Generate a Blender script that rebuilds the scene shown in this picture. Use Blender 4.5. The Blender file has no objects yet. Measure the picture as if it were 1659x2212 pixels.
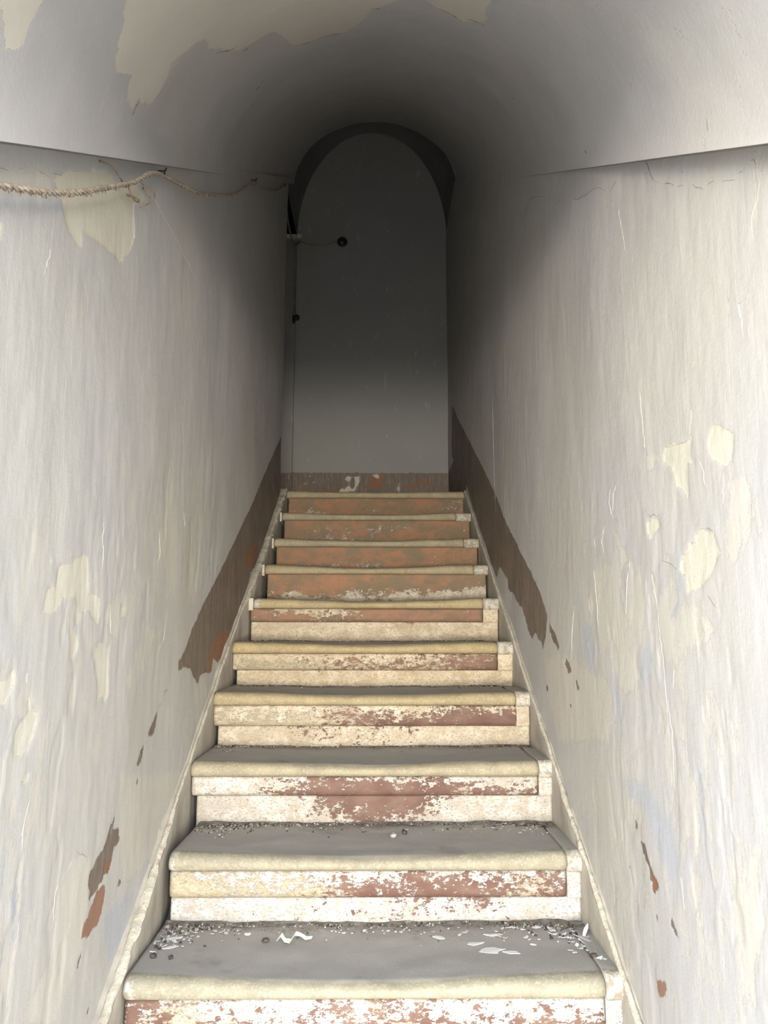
import bpy, math, random
import numpy as np
from mathutils import Matrix, Vector

C = bpy.context.scene.collection
SC = bpy.context.scene

# ---------------------------------------------------------------- camera
cam = bpy.data.objects.new('camera', bpy.data.cameras.new('camera'))
C.objects.link(cam)
rt = Vector((0.99993299, -0.01152712, 0.00106625))
up = Vector((-0.00288631, -0.15905538, 0.98726544))
fw = Vector((0.01121073, 0.98720237, 0.15907799))
m = Matrix((rt, up, -fw)).transposed().to_4x4()
m.translation = Vector((0.0, -1.6726, 0.6847))
cam.matrix_world = m
cam.data.sensor_fit = 'HORIZONTAL'
cam.data.sensor_width = 36.0
cam.data.lens = 36.0 * 1660 / 1659
cam.data.clip_start = 0.02
SC.camera = cam

# ---------------------------------------------------------------- sky, daylight, exposure
SKY = (0.62, 0.78, 1.0)
SKY_STRENGTH = 8.0
world = bpy.data.worlds.new('world')
SC.world = world
world.use_nodes = True
bg = world.node_tree.nodes['Background']
bg.inputs[0].default_value = (*SKY, 1)
bg.inputs[1].default_value = SKY_STRENGTH


def area_light(name, loc, look, sx, sy, power, col):
    d = bpy.data.lights.new(name, 'AREA')
    d.shape = 'RECTANGLE'
    d.size, d.size_y = sx, sy
    d.energy = power
    d.color = col
    o = bpy.data.objects.new(name, d)
    C.objects.link(o)
    o.location = loc
    o.rotation_euler = (Vector(look) - Vector(loc)).to_track_quat('-Z', 'Y').to_euler()
    return o


# added lamp outside, left of the door, to brighten the right-hand wall
area_light('left_fill', (-3.3, -5.2, 1.1), (0.5, 0.1, 1.0), 2.2, 2.6, 130, (1.0, 0.96, 0.88))
# daylight thrown back by the sunlit house front across the lane, and by the sunlit paving
area_light('facade_daylight', (-2.0, -9.9, 1.6), (-2.0, 0, 1.6), 16.0, 4.4, 2400, (1.0, 0.94, 0.85))
area_light('low_strip_fill', (-0.5, -9.8, -0.2), (-0.5, 0, -0.2), 9.0, 0.8, 1900, (1.0, 0.92, 0.79))  # added low strip lamp that sharpens the lit band on the back wall
area_light('paving_daylight', (-0.8, -3.5, -0.66), (-0.8, -3.49, 6.0), 4.0, 3.6, 90, (1.0, 0.95, 0.88))

SC.view_settings.view_transform = 'Standard'
SC.view_settings.look = 'None'
SC.view_settings.gamma = 1
SC.view_settings.use_curve_mapping = False
SC.view_settings.exposure = 0.12
SC.cycles.max_bounces = 10
SC.cycles.diffuse_bounces = 8

RNG = random.Random(7)
NPR = np.random.default_rng(5)

# ---------------------------------------------------------------- measured layout
RUN = 0.29
SLOPE = 0.573
N_STEPS = 10
# nosing left end, right end, right end of the plaster filler, tread height
STEPS = [(-0.501, 0.467, 0.500, 0.008), (-0.494, 0.466, 0.499, 0.168), (-0.517, 0.464, 0.501, 0.336),
         (-0.521, 0.456, 0.499, 0.506), (-0.518, 0.447, 0.501, 0.664), (-0.490, 0.437, 0.497, 0.836),
         (-0.490, 0.440, 0.499, 0.998), (-0.490, 0.430, 0.502, 1.153), (-0.490, 0.424, 0.503, 1.327),
         (-0.503, 0.506, 0.506, 1.497)]
LANDING = 1.497
Y_LAND = 2.61
Y_BACK = 3.62
XL, XR = -0.530, 0.515
Y0 = -1.15
FLOOR = -0.66
SPR = lambda y: 1.785 + 0.615 * y       # springing line of the stair vault

PEEL_LEFT = {
  'cream': [
    '-0.389,0.779 -0.385,0.799 -0.373,0.806 -0.330,0.808 -0.328,0.819 -0.262,0.825 -0.256,0.808 -0.249,0.802 -0.246,0.759 -0.225,0.759 -0.193,0.752 -0.188,0.733 -0.190,0.705 -0.218,0.714 -0.242,0.732 -0.281,0.724 -0.281,0.704 -0.300,0.698 -0.311,0.718 -0.298,0.733 -0.305,0.753 -0.317,0.755 -0.338,0.748 -0.360,0.749 -0.372,0.738 -0.396,0.725 -0.435,0.725 -0.435,0.741 -0.431,0.755 -0.419,0.765 -0.393,0.761 -0.391,0.773',
    '-0.330,0.700 -0.315,0.697 -0.281,0.677 -0.277,0.662 -0.298,0.641 -0.313,0.654 -0.315,0.677',
    '-0.161,0.670 -0.136,0.657 -0.113,0.665 -0.115,0.617 -0.107,0.572 -0.123,0.555 -0.135,0.567 -0.161,0.558 -0.160,0.579 -0.178,0.611 -0.198,0.652 -0.183,0.664',
    '-0.525,0.633 -0.510,0.625 -0.511,0.613 -0.527,0.597 -0.540,0.588 -0.579,0.591 -0.583,0.615 -0.541,0.624',
    '-0.463,0.590 -0.452,0.574 -0.426,0.561 -0.429,0.546 -0.441,0.525 -0.458,0.508 -0.479,0.504 -0.502,0.509 -0.506,0.522 -0.503,0.550 -0.488,0.558 -0.465,0.565',
    '-0.444,0.476 -0.445,0.467 -0.461,0.462 -0.471,0.469 -0.457,0.471',
    '-0.040,0.749 -0.031,0.728 -0.063,0.724 -0.070,0.737 -0.057,0.752',
    '-0.426,0.806 -0.417,0.802 -0.422,0.796 -0.428,0.799',
    '-0.517,1.431 -0.262,1.599 -0.218,1.601 -0.164,1.631 -0.088,1.679 -0.067,1.678 -0.025,1.681 -0.062,1.649 -0.099,1.627 -0.099,1.584 -0.092,1.548 -0.106,1.515 -0.150,1.479 -0.175,1.448 -0.198,1.450 -0.245,1.435 -0.281,1.429 -0.314,1.423 -0.359,1.412 -0.380,1.401 -0.380,1.378 -0.396,1.371 -0.426,1.372 -0.453,1.387 -0.471,1.407 -0.493,1.420 -0.509,1.427',
    '-0.683,1.257 -0.663,1.265 -0.655,1.264 -0.655,1.248 -0.659,1.241 -0.678,1.227',
  ],
  'pale': [
    '0.077,0.709 0.258,0.691 0.176,0.667 0.154,0.636 0.107,0.608 0.063,0.581 0.060,0.560 0.026,0.557 -0.012,0.585 0.022,0.612 0.056,0.621 0.040,0.647 0.083,0.672',
    '-0.337,0.740 -0.305,0.730 -0.292,0.701 -0.329,0.694 -0.340,0.717',
    '-0.180,0.702 -0.137,0.748 -0.081,0.771 0.017,0.780 0.009,0.754 -0.072,0.720 -0.076,0.681 -0.113,0.689 -0.120,0.706',
    '0.286,0.980 0.354,0.977 0.347,0.918 0.289,0.868 0.224,0.887 0.202,0.930',
    '-0.478,0.628 -0.473,0.613 -0.440,0.573 -0.489,0.560 -0.505,0.593 -0.497,0.609 -0.488,0.624',
    '-0.009,0.401 0.663,0.287 0.541,0.241 0.375,0.214 0.262,0.161 0.075,0.170 0.041,0.208 0.022,0.268 0.003,0.327',
    '-0.152,0.266 -0.147,0.197 -0.158,0.138 -0.189,0.085 -0.279,0.051 -0.405,0.109 -0.313,0.156 -0.295,0.214 -0.286,0.266 -0.225,0.300',
    '-0.676,1.339 -0.537,1.428 -0.505,1.406 -0.671,1.311',
  ],
  'brown': [
    '2.548,1.797 1.843,1.391 1.323,1.091 1.086,0.958 0.831,0.823 0.621,0.712 0.540,0.651 0.462,0.612 0.465,0.593 0.493,0.590 0.512,0.600 0.557,0.595 0.579,0.597 0.629,0.577 0.664,0.557 0.709,0.540 0.747,0.564 0.818,0.571 0.896,0.559 0.909,0.597 0.946,0.620 0.970,0.599 0.992,0.594 1.098,0.621 1.199,0.664 1.233,0.687 1.353,0.764 1.459,0.817 1.484,0.849 1.594,0.950 1.795,1.012 2.097,1.165 2.411,1.320 2.787,1.506 3.018,1.724',
    '0.283,0.497 0.266,0.469 0.256,0.443 0.206,0.451 0.230,0.469 0.256,0.486',
    '0.177,0.438 0.172,0.423 0.136,0.395 0.118,0.400 0.145,0.427',
    '0.125,0.370 0.137,0.356 0.129,0.350 0.118,0.359',
    '-0.010,0.327 -0.015,0.307 -0.035,0.302 0.010,0.290 0.023,0.265 -0.011,0.260 -0.025,0.239 -0.025,0.218 -0.053,0.216 -0.068,0.210 -0.097,0.201 -0.122,0.196 -0.147,0.197 -0.142,0.207 -0.151,0.222 -0.151,0.242 -0.115,0.261 -0.079,0.277 -0.045,0.311',
    '0.045,0.187 0.029,0.173 0.041,0.166 0.060,0.174',
    '-0.159,0.111 -0.169,0.095 -0.175,0.097 -0.166,0.109',
    '-0.079,0.004 -0.101,-0.014 -0.114,-0.009 -0.093,0.003',
    '0.296,0.102 0.271,0.078 0.237,0.076 0.224,0.093 0.250,0.100',
  ],
  'rust': [
    '0.882,0.642 0.996,0.695 1.204,0.705 1.167,0.637 0.992,0.598 0.917,0.609 0.906,0.560 0.827,0.572',
    '1.455,1.011 1.638,1.084 1.785,1.068 1.657,0.977 1.468,0.940',
    '-0.025,0.239 -0.025,0.218 -0.053,0.216 -0.064,0.232 -0.050,0.243',
    '-0.067,0.203 -0.043,0.195 -0.048,0.173 -0.061,0.146 -0.085,0.129 -0.121,0.126 -0.160,0.141 -0.150,0.164 -0.136,0.171 -0.110,0.190 -0.104,0.201',
  ],
  'blue': [
    '-0.032,0.136 0.035,0.141 0.141,0.122 0.095,0.052 0.009,0.041 -0.025,0.095',
    '-0.516,0.382 -0.449,0.344 -0.429,0.279 -0.425,0.229 -0.493,0.245',
    '-0.668,1.293 -0.476,1.411 -0.235,1.570 -0.211,1.560 -0.472,1.389 -0.666,1.283',  # painted cast shadow of the cable, just below it
  ],
}
PEEL_RIGHT = {
  'cream': [
    '-0.336,0.996 -0.347,1.011 -0.398,1.013 -0.451,1.002 -0.473,1.001 -0.462,0.976 -0.477,0.958 -0.463,0.958 -0.453,0.966 -0.446,0.946 -0.444,0.911 -0.416,0.923 -0.402,0.933 -0.393,0.954 -0.375,0.971 -0.351,0.980 -0.339,0.987',
    '-0.533,0.988 -0.554,1.000 -0.578,0.996 -0.588,0.982 -0.615,0.969 -0.614,0.945 -0.603,0.929 -0.580,0.929 -0.557,0.942 -0.534,0.953 -0.527,0.975',
    '-0.247,0.902 -0.265,0.894 -0.284,0.898 -0.306,0.891 -0.307,0.878 -0.275,0.868 -0.260,0.860 -0.243,0.876',
    '-0.396,0.818 -0.425,0.831 -0.455,0.836 -0.456,0.848 -0.492,0.852 -0.529,0.841 -0.539,0.820 -0.549,0.808 -0.522,0.791 -0.500,0.774 -0.457,0.759 -0.413,0.753 -0.406,0.781 -0.381,0.798',
  ],
  'pale': [
    '-0.588,0.905 -0.642,0.897 -0.658,0.871 -0.641,0.823 -0.593,0.793 -0.561,0.807 -0.573,0.848 -0.588,0.873',
    '0.133,0.838 0.073,0.842 0.003,0.846 -0.056,0.811 -0.060,0.757 -0.092,0.733 -0.102,0.796 -0.125,0.835 -0.150,0.815 -0.185,0.797 -0.205,0.761 -0.209,0.719 -0.183,0.681 -0.147,0.656 -0.150,0.603 -0.078,0.563 -0.033,0.578 -0.014,0.615 0.032,0.652 0.073,0.656 0.110,0.697 0.120,0.777',
    '-0.250,0.799 -0.274,0.770 -0.283,0.740 -0.310,0.768 -0.339,0.792 -0.371,0.783 -0.374,0.752 -0.344,0.716 -0.359,0.709 -0.402,0.735 -0.446,0.731 -0.489,0.704 -0.506,0.690 -0.449,0.662 -0.376,0.660 -0.297,0.627 -0.275,0.658 -0.265,0.708 -0.253,0.751',
    '0.198,0.777 0.157,0.784 0.130,0.756 0.180,0.736 0.213,0.755',
    '-0.256,1.026 -0.311,1.009 -0.326,0.992 -0.261,0.996',
    '-0.033,0.912 -0.071,0.907 -0.089,0.869 -0.120,0.840 -0.082,0.820 -0.064,0.861',
    '0.495,0.755 0.441,0.764 0.458,0.719 0.482,0.699',
    '0.371,0.627 0.185,0.598 0.042,0.589 0.001,0.519 0.062,0.459 0.549,0.395 0.672,0.505 0.705,0.629',
  ],
  'brown': [
    '3.334,2.229 2.589,1.825 2.172,1.607 1.805,1.414 1.551,1.273 1.297,1.110 1.014,0.958 0.782,0.835 0.661,0.750 0.684,0.684 0.723,0.645 0.752,0.667 0.846,0.696 0.894,0.672 0.952,0.702 1.040,0.779 1.142,0.810 1.214,0.840 1.331,0.868 1.326,0.903 1.496,0.969 1.575,0.929 1.747,1.008 1.965,1.143 2.285,1.328 2.585,1.524 3.380,1.883',
    '0.628,0.722 0.550,0.689 0.507,0.651 0.523,0.643 0.576,0.668 0.631,0.700',
    '0.431,0.623 0.385,0.598 0.387,0.584 0.417,0.585 0.440,0.606',
    '0.679,0.545 0.657,0.528 0.682,0.522',
    '0.334,0.568 0.312,0.553 0.327,0.549',
    '0.408,0.511 0.390,0.503 0.403,0.495',
    '-0.104,0.292 -0.125,0.293 -0.135,0.282 -0.118,0.275',
    '-0.115,0.282 -0.135,0.282 -0.142,0.273 -0.164,0.261 -0.174,0.253 -0.189,0.247 -0.198,0.235 -0.189,0.235 -0.173,0.218 -0.158,0.223 -0.164,0.235 -0.153,0.239 -0.151,0.252 -0.129,0.270',
    '-0.019,0.230 -0.031,0.225 -0.023,0.221',
    '-0.097,0.180 -0.106,0.175 -0.098,0.170',
    '-0.175,0.182 -0.182,0.176 -0.172,0.172',
    '-0.247,0.206 -0.269,0.199 -0.287,0.186 -0.285,0.180 -0.267,0.184 -0.248,0.194',
    '-0.083,0.324 -0.094,0.316 -0.089,0.307 -0.079,0.315',
  ],
  'rust': [
    '-0.155,0.253 -0.174,0.253 -0.189,0.247 -0.198,0.235 -0.189,0.235 -0.173,0.218 -0.158,0.223 -0.164,0.235',
    '-0.161,0.068 -0.196,0.077 -0.211,0.086 -0.220,0.075 -0.207,0.058 -0.176,0.044 -0.159,0.055',
  ],
  'blue': [
    '-0.351,0.503 -0.377,0.488 -0.417,0.482 -0.418,0.456 -0.407,0.422 -0.421,0.400 -0.422,0.377 -0.406,0.379 -0.373,0.385 -0.355,0.407 -0.369,0.435 -0.362,0.469',
    '-0.009,0.393 -0.154,0.402 -0.255,0.370 -0.313,0.317 -0.279,0.259 -0.214,0.290 -0.146,0.352 -0.042,0.358',
    '-0.161,0.677 -0.201,0.671 -0.226,0.641 -0.201,0.602 -0.169,0.590 -0.145,0.606 -0.152,0.649',
    '0.252,0.698 0.183,0.715 0.146,0.650 0.160,0.608 0.199,0.610 0.243,0.648',
    '-0.366,0.834 -0.392,0.819 -0.394,0.782 -0.379,0.736 -0.352,0.712 -0.343,0.738 -0.367,0.784',
    '0.014,0.598 -0.031,0.563 -0.048,0.520 -0.021,0.502 0.009,0.544',
  ],
}
PEEL_VAULT = {
  'cream': [
    '-0.623,139.4 -0.535,148.3 -0.499,152.7 -0.451,157.5 -0.400,158.6 -0.360,157.8 -0.351,161.2 -0.319,165.1 -0.289,166.6 -0.267,163.4 -0.222,163.9 -0.163,162.0 -0.159,158.1 -0.159,154.2 -0.203,149.8 -0.186,144.5 -0.178,139.6 -0.142,138.5 -0.094,140.5 0.004,137.0 0.099,132.9 0.096,127.7 0.079,121.8 0.155,120.1 0.286,119.0 0.335,115.5 0.320,107.3 0.334,101.2 0.207,94.8 0.092,92.5 0.001,85.4 -0.035,76.7 0.007,72.4 0.038,66.5 0.056,64.1 -0.015,58.1 -0.065,57.7 -0.143,59.4 -0.206,58.8 -0.358,62.1 -0.289,107.7',
    '-0.857,155.4 -0.775,151.4 -0.772,154.3 -0.776,157.4 -0.767,160.3 -0.763,162.5 -0.798,164.1',
  ],
  'blue': [
    '-0.368,146.6 -0.322,146.4 -0.300,150.6 -0.356,149.6',
  ],
}
CRACKS_LEFT = [
  '-0.689,1.324 -0.660,1.344 -0.644,1.349',
  '-0.624,1.366 -0.602,1.383',
  '-0.564,1.405 -0.538,1.414 -0.522,1.418',
  '-0.510,1.433 -0.475,1.453',
  '0.006,1.719 0.015,1.706',
  '-0.223,0.308 -0.205,0.296 -0.165,0.281',
  '0.331,0.536 0.360,0.548 0.321,0.545',
  '0.310,0.519 0.289,0.507',
  '0.195,0.102 0.250,0.134',
]
RIDGES_LEFT = [
  '-0.018,1.723 0.076,1.723 0.216,1.723 0.358,1.723 0.449,1.712 0.504,1.668',
  '-0.127,0.745 -0.125,0.722 -0.113,0.689 -0.076,0.681',
  '-0.200,0.900 -0.187,0.846 -0.192,0.797',
  '0.017,0.780 -0.025,0.760',
  '0.209,0.931 0.225,0.879 0.186,0.850',
  '0.318,0.750 0.299,0.674 0.225,0.627',
  '-0.475,0.628 -0.475,0.613',
  '-0.463,0.590 -0.452,0.574 -0.430,0.569',
  '-0.434,0.435 -0.448,0.396 -0.448,0.364',
  '-0.447,0.403 -0.449,0.374',
  '-0.225,0.300 -0.303,0.260 -0.301,0.216 -0.314,0.165 -0.388,0.150',
  '-0.502,1.304 -0.515,1.253',
  '-0.105,1.624 -0.089,1.550 -0.117,1.504',
  '0.446,1.023 0.462,0.988',
  '0.476,0.272 0.373,0.228 0.285,0.161',
]
CRACKS_RIGHT = [
  '0.807,2.122 0.746,2.122 0.676,2.118 0.565,2.059 0.442,1.981',
  '0.345,1.901 0.291,1.883',
  '0.168,1.811 0.109,1.770 0.012,1.731 -0.054,1.704 -0.113,1.658',
  '-0.131,1.640 -0.151,1.641 -0.177,1.640',
  '-0.239,1.642 -0.307,1.600 -0.340,1.576 -0.352,1.552 -0.367,1.523 -0.401,1.492',
  '-0.418,1.484 -0.442,1.468 -0.457,1.453',
  '-0.472,1.441 -0.492,1.433',
  '-0.531,1.409 -0.543,1.396 -0.566,1.379',
  '-0.583,1.376 -0.605,1.368',
  '-0.629,1.351 -0.668,1.330',
  '-0.677,1.333 -0.690,1.328',
  '-0.710,1.332 -0.722,1.324 -0.726,1.315',
  '1.412,2.570 1.161,2.418',
  '-0.491,1.455 -0.496,1.455',
  '-0.248,0.912 -0.262,0.905 -0.281,0.907 -0.294,0.899 -0.308,0.902',
  '-0.492,0.850 -0.508,0.850 -0.526,0.840',
  '-0.056,0.933 -0.061,0.926',
  '-0.304,0.820 -0.342,0.810 -0.373,0.796',
  '-0.356,1.013 -0.451,1.002',
  '-0.489,0.746 -0.518,0.727',
]
RIDGES_RIGHT = [
  '-0.124,1.642 -0.140,1.610 -0.179,1.569 -0.196,1.517 -0.207,1.469 -0.230,1.424 -0.235,1.381 -0.220,1.360 -0.222,1.300',
  '-0.244,1.149 -0.248,1.075 -0.256,1.026 -0.252,1.002 -0.248,0.945',
  '-0.726,1.315 -0.731,1.294 -0.724,1.265 -0.706,1.253 -0.706,1.220 -0.687,1.166',
  '-0.707,1.148 -0.653,1.146 -0.662,1.094',
  '0.332,0.764 0.361,0.694 0.382,0.622',
  '-0.268,0.727 -0.275,0.658 -0.283,0.594 -0.287,0.506',
  '1.589,1.742 1.597,1.494 1.585,1.215',
  '-0.027,1.002 -0.010,0.972 -0.031,0.940 -0.084,0.916 -0.132,0.921 -0.152,0.940',
  '-0.086,1.007 -0.045,0.990 -0.033,0.952',
  '0.031,0.929 0.057,0.899 0.041,0.868',
  '-0.003,0.928 0.062,0.916 0.115,0.906 0.114,0.863',
  '-0.473,1.047 -0.459,1.005',
  '-0.578,0.921 -0.566,0.877',
  '-0.494,0.957 -0.514,0.911',
  '0.133,0.838 0.120,0.777 0.110,0.697 0.073,0.656',
  '-0.250,0.799 -0.262,0.751 -0.268,0.731',
  '-0.092,0.729 -0.108,0.796 -0.131,0.835',
  '0.191,0.772 0.180,0.741',
  '-0.331,0.628 -0.318,0.597',
  '-0.289,0.573 -0.299,0.521 -0.294,0.423',
  '-0.437,0.576 -0.438,0.549',
  '-0.505,0.451 -0.513,0.411 -0.525,0.398',
  '-0.461,0.388 -0.480,0.351 -0.456,0.292',
  '-0.308,0.285 -0.317,0.238',
]
CRACKS_VAULT = [
  '-0.008,139.3 0.039,135.9 0.042,133.0',
  '0.124,132.7 0.119,131.0',
  '0.574,138.6 0.582,136.7',
  '0.550,135.8 0.544,133.4',
  '-0.271,167.7 -0.269,164.8 -0.262,163.3',
  '-0.221,162.1 -0.217,163.6',
  '0.316,116.9 0.339,112.3',
  '0.321,108.9 0.325,105.0 0.325,101.2',
  '0.070,92.2 0.063,88.9',
  '0.007,72.4 0.019,68.9 0.040,65.8 0.058,63.7',
  '0.016,63.3 0.001,60.0 -0.004,57.9',
  '-0.680,6.6 -0.677,3.9',
  '-0.047,5.7 -0.053,4.5',
  '0.467,34.4 0.468,33.3',
]


# ---------------------------------------------------------------- numpy noise
def _hash(ix, iy, seed):
    h = (ix.astype(np.int64) * 374761393 + iy.astype(np.int64) * 668265263 + seed * 1442695041) & 0xffffffff
    h = ((h ^ (h >> 13)) * 1274126177) & 0xffffffff
    return ((h ^ (h >> 16)) & 0xffff) / 65535.0


def vnoise(x, y, seed=0):
    x = np.asarray(x, float); y = np.asarray(y, float)
    ix = np.floor(x); iy = np.floor(y)
    fx = x - ix; fy = y - iy
    fx = fx * fx * (3 - 2 * fx); fy = fy * fy * (3 - 2 * fy)
    a = _hash(ix, iy, seed); b = _hash(ix + 1, iy, seed)
    c = _hash(ix, iy + 1, seed); d = _hash(ix + 1, iy + 1, seed)
    return (a * (1 - fx) + b * fx) * (1 - fy) + (c * (1 - fx) + d * fx) * fy


def fbm(x, y, seed=0, o=4):
    v = 0; a = .5; t = 0
    for i in range(o):
        v = v + a * vnoise(x * 2 ** i, y * 2 ** i, seed + i * 17); t += a; a *= .5
    return v / t - .5


def pts(s):
    return [tuple(float(a) for a in t.split(',')) for t in s.split()]


def sdf(polys, X, Y, clampd=.06):
    """signed distance to a set of outlines, positive inside"""
    out = np.full(X.shape, -clampd)
    for s in polys:
        p = np.array(pts(s) if isinstance(s, str) else s)
        lo = p.min(0) - clampd; hi = p.max(0) + clampd
        sel = (X > lo[0]) & (X < hi[0]) & (Y > lo[1]) & (Y < hi[1])
        x = X[sel]; y = Y[sel]
        if not len(x): continue
        d = np.full(x.shape, 9.); ins = np.zeros(x.shape, bool)
        for i in range(len(p)):
            ax, ay = p[i]; bx, by = p[(i + 1) % len(p)]
            ex, ey = bx - ax, by - ay
            t = np.clip(((x - ax) * ex + (y - ay) * ey) / (ex * ex + ey * ey + 1e-12), 0, 1)
            d = np.minimum(d, np.hypot(x - ax - t * ex, y - ay - t * ey))
            if ay != by:
                cr = ((ay > y) != (by > y)) & (x < (bx - ax) * (y - ay) / (by - ay) + ax)
                ins ^= cr
        v = np.where(ins, d, -d)
        out[sel] = np.maximum(out[sel], np.clip(v, -clampd, clampd))
    return out


# ---------------------------------------------------------------- mesh helpers
def link(name, me, mat=None, parent=None, **props):
    o = bpy.data.objects.new(name, me)
    C.objects.link(o)
    if me is not None and mat is not None:
        me.materials.append(mat)
    if parent: o.parent = parent
    for k, v in props.items(): o[k] = v
    return o


def mesh(name, verts, faces, smooth=False):
    me = bpy.data.meshes.new(name)
    me.from_pydata([tuple(map(float, v)) for v in verts], [], faces)
    if smooth: me.shade_smooth()
    me.update()
    return me


def grid_mesh(name, P, attrs=None, flip=False, smooth=True, extra=None):
    """P: (nu, nv, 3) grid of points; extra=(verts, faces) joined on"""
    nu, nv = P.shape[:2]
    V = P.reshape(-1, 3)
    idx = np.arange(nu * nv).reshape(nu, nv)
    q = np.stack([idx[:-1, :-1], idx[1:, :-1], idx[1:, 1:], idx[:-1, 1:]], -1).reshape(-1, 4)
    if flip: q = q[:, ::-1]
    n0 = len(V); ng = len(q)
    if extra is not None:
        V = np.vstack([V, np.array(extra[0], float)])
        q = np.vstack([q, np.array(extra[1]) + n0])
    me = bpy.data.meshes.new(name)
    me.vertices.add(len(V)); me.vertices.foreach_set('co', V.astype(np.float32).ravel())
    me.loops.add(len(q) * 4); me.loops.foreach_set('vertex_index', q.astype(np.int32).ravel())
    me.polygons.add(len(q)); me.polygons.foreach_set('loop_start', np.arange(0, len(q) * 4, 4, dtype=np.int32))
    sm = np.zeros(len(q), bool); sm[:ng] = smooth
    me.polygons.foreach_set('use_smooth', sm)
    for k, a in (attrs or {}).items():
        at = me.attributes.new(k, 'FLOAT', 'POINT')
        b = np.full(len(V), float(np.min(a)), np.float32); b[:n0] = a.ravel()
        at.data.foreach_set('value', b)
    me.update(calc_edges=True)
    return me


def box_vf(x0, x1, y0, y1, z0, z1):
    v = [(x, y, z) for x in (x0, x1) for y in (y0, y1) for z in (z0, z1)]
    f = [(0, 1, 3, 2), (4, 6, 7, 5), (0, 4, 5, 1), (2, 3, 7, 6), (0, 2, 6, 4), (1, 5, 7, 3)]
    return v, f


def boxes(name, L):
    V = []; F = []
    for b in L:
        v, f = box_vf(*b); n = len(V)
        V += v; F += [tuple(i + n for i in q) for q in f]
    return mesh(name, V, F)


def tube_vf(path, r, seg=8, cap=True):
    """radius r may be a number or list"""
    V = []; F = []
    n = len(path)
    rr = r if hasattr(r, '__len__') else [r] * n
    ref = Vector((0.13, 0.21, 0.97)).normalized()
    for i, p in enumerate(path):
        p = Vector(p)
        t = (Vector(path[min(i + 1, n - 1)]) - Vector(path[max(i - 1, 0)])).normalized()
        a = t.cross(ref)
        if a.length < .1: a = t.cross(Vector((1, 0, 0)))
        a.normalize(); b = t.cross(a).normalized()
        for k in range(seg):
            th = 2 * math.pi * k / seg
            V.append(p + (a * math.cos(th) + b * math.sin(th)) * rr[i])
    for i in range(n - 1):
        for k in range(seg):
            k2 = (k + 1) % seg
            F.append((i * seg + k, i * seg + k2, (i + 1) * seg + k2, (i + 1) * seg + k))
    if cap:
        F.append(tuple(range(seg))[::-1]); F.append(tuple((n - 1) * seg + k for k in range(seg)))
    return V, F


def join_vf(L):
    V = []; F = []
    for v, f in L:
        n = len(V); V += list(v); F += [tuple(i + n for i in q) for q in f]
    return V, F


def smooth_path(P, n=8):
    """Catmull-Rom"""
    P = [Vector(p) for p in P]; out = []
    for i in range(len(P) - 1):
        a = P[max(i - 1, 0)]; b = P[i]; c = P[i + 1]; d = P[min(i + 2, len(P) - 1)]
        for k in range(n):
            t = k / n
            out.append(.5 * ((2 * b) + (c - a) * t + (2 * a - 5 * b + 4 * c - d) * t * t + (3 * b - a - 3 * c + d) * t ** 3))
    out.append(P[-1])
    return out


# ---------------------------------------------------------------- shader helpers
class NT:
    def __init__(s, name, rough=.8, spec=.3):
        s.m = bpy.data.materials.new(name); s.m.use_nodes = True
        s.t = s.m.node_tree; s.n = s.t.nodes; s.l = s.t.links
        s.b = s.n['Principled BSDF']
        s.b.inputs['Roughness'].default_value = rough
        s.b.inputs['Specular IOR Level'].default_value = spec
        s.co = s.n.new('ShaderNodeTexCoord').outputs['Object']

    def set(s, node, i, v):
        if v is None: return
        if hasattr(v, 'is_output'): s.l.new(v, node.inputs[i])
        else:
            try: node.inputs[i].default_value = v
            except Exception: node.inputs[i].default_value = (*v, 1) if len(v) == 3 else v

    def attr(s, name):
        a = s.n.new('ShaderNodeAttribute'); a.attribute_name = name
        return a.outputs['Fac']

    def math(s, op, a, b=None, clamp=False):
        n = s.n.new('ShaderNodeMath'); n.operation = op; n.use_clamp = clamp
        s.set(n, 0, a); s.set(n, 1, b); return n.outputs[0]

    def noise(s, scale, detail=4, rough=.6, stretch=None, off=(0, 0, 0), dist=0):
        n = s.n.new('ShaderNodeTexNoise')
        mp = s.n.new('ShaderNodeMapping'); s.l.new(s.co, mp.inputs[0])
        mp.inputs['Location'].default_value = off
        mp.inputs['Scale'].default_value = stretch or (1, 1, 1)
        s.l.new(mp.outputs[0], n.inputs['Vector'])
        n.inputs['Scale'].default_value = scale; n.inputs['Detail'].default_value = detail
        n.inputs['Roughness'].default_value = rough; n.inputs['Distortion'].default_value = dist
        return n.outputs['Fac']

    def step(s, v, lo, hi, a=0., b=1., smooth=True):
        n = s.n.new('ShaderNodeMapRange'); n.interpolation_type = 'SMOOTHSTEP' if smooth else 'LINEAR'
        s.set(n, 0, v); n.inputs[1].default_value = lo; n.inputs[2].default_value = hi
        n.inputs[3].default_value = a; n.inputs[4].default_value = b
        return n.outputs[0]

    def mix(s, f, a, b, mode='MIX'):
        n = s.n.new('ShaderNodeMix'); n.data_type = 'RGBA'; n.blend_type = mode
        s.set(n, 0, f)
        for i, v in ((6, a), (7, b)):
            if hasattr(v, 'is_output'): s.l.new(v, n.inputs[i])
            else: n.inputs[i].default_value = (*v, 1)
        return n.outputs[2]

    def bump(s, h, dist, strength=1., prev=None):
        n = s.n.new('ShaderNodeBump'); s.set(n, 'Height', h)
        n.inputs['Distance'].default_value = dist; n.inputs['Strength'].default_value = strength
        if prev is not None: s.l.new(prev, n.inputs['Normal'])
        return n.outputs[0]

    def done(s, col, nrm=None, rough=None):
        s.set(s.b, 'Base Color', col)
        if nrm is not None: s.l.new(nrm, s.b.inputs['Normal'])
        if rough is not None: s.set(s.b, 'Roughness', rough)
        return s.m


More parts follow.
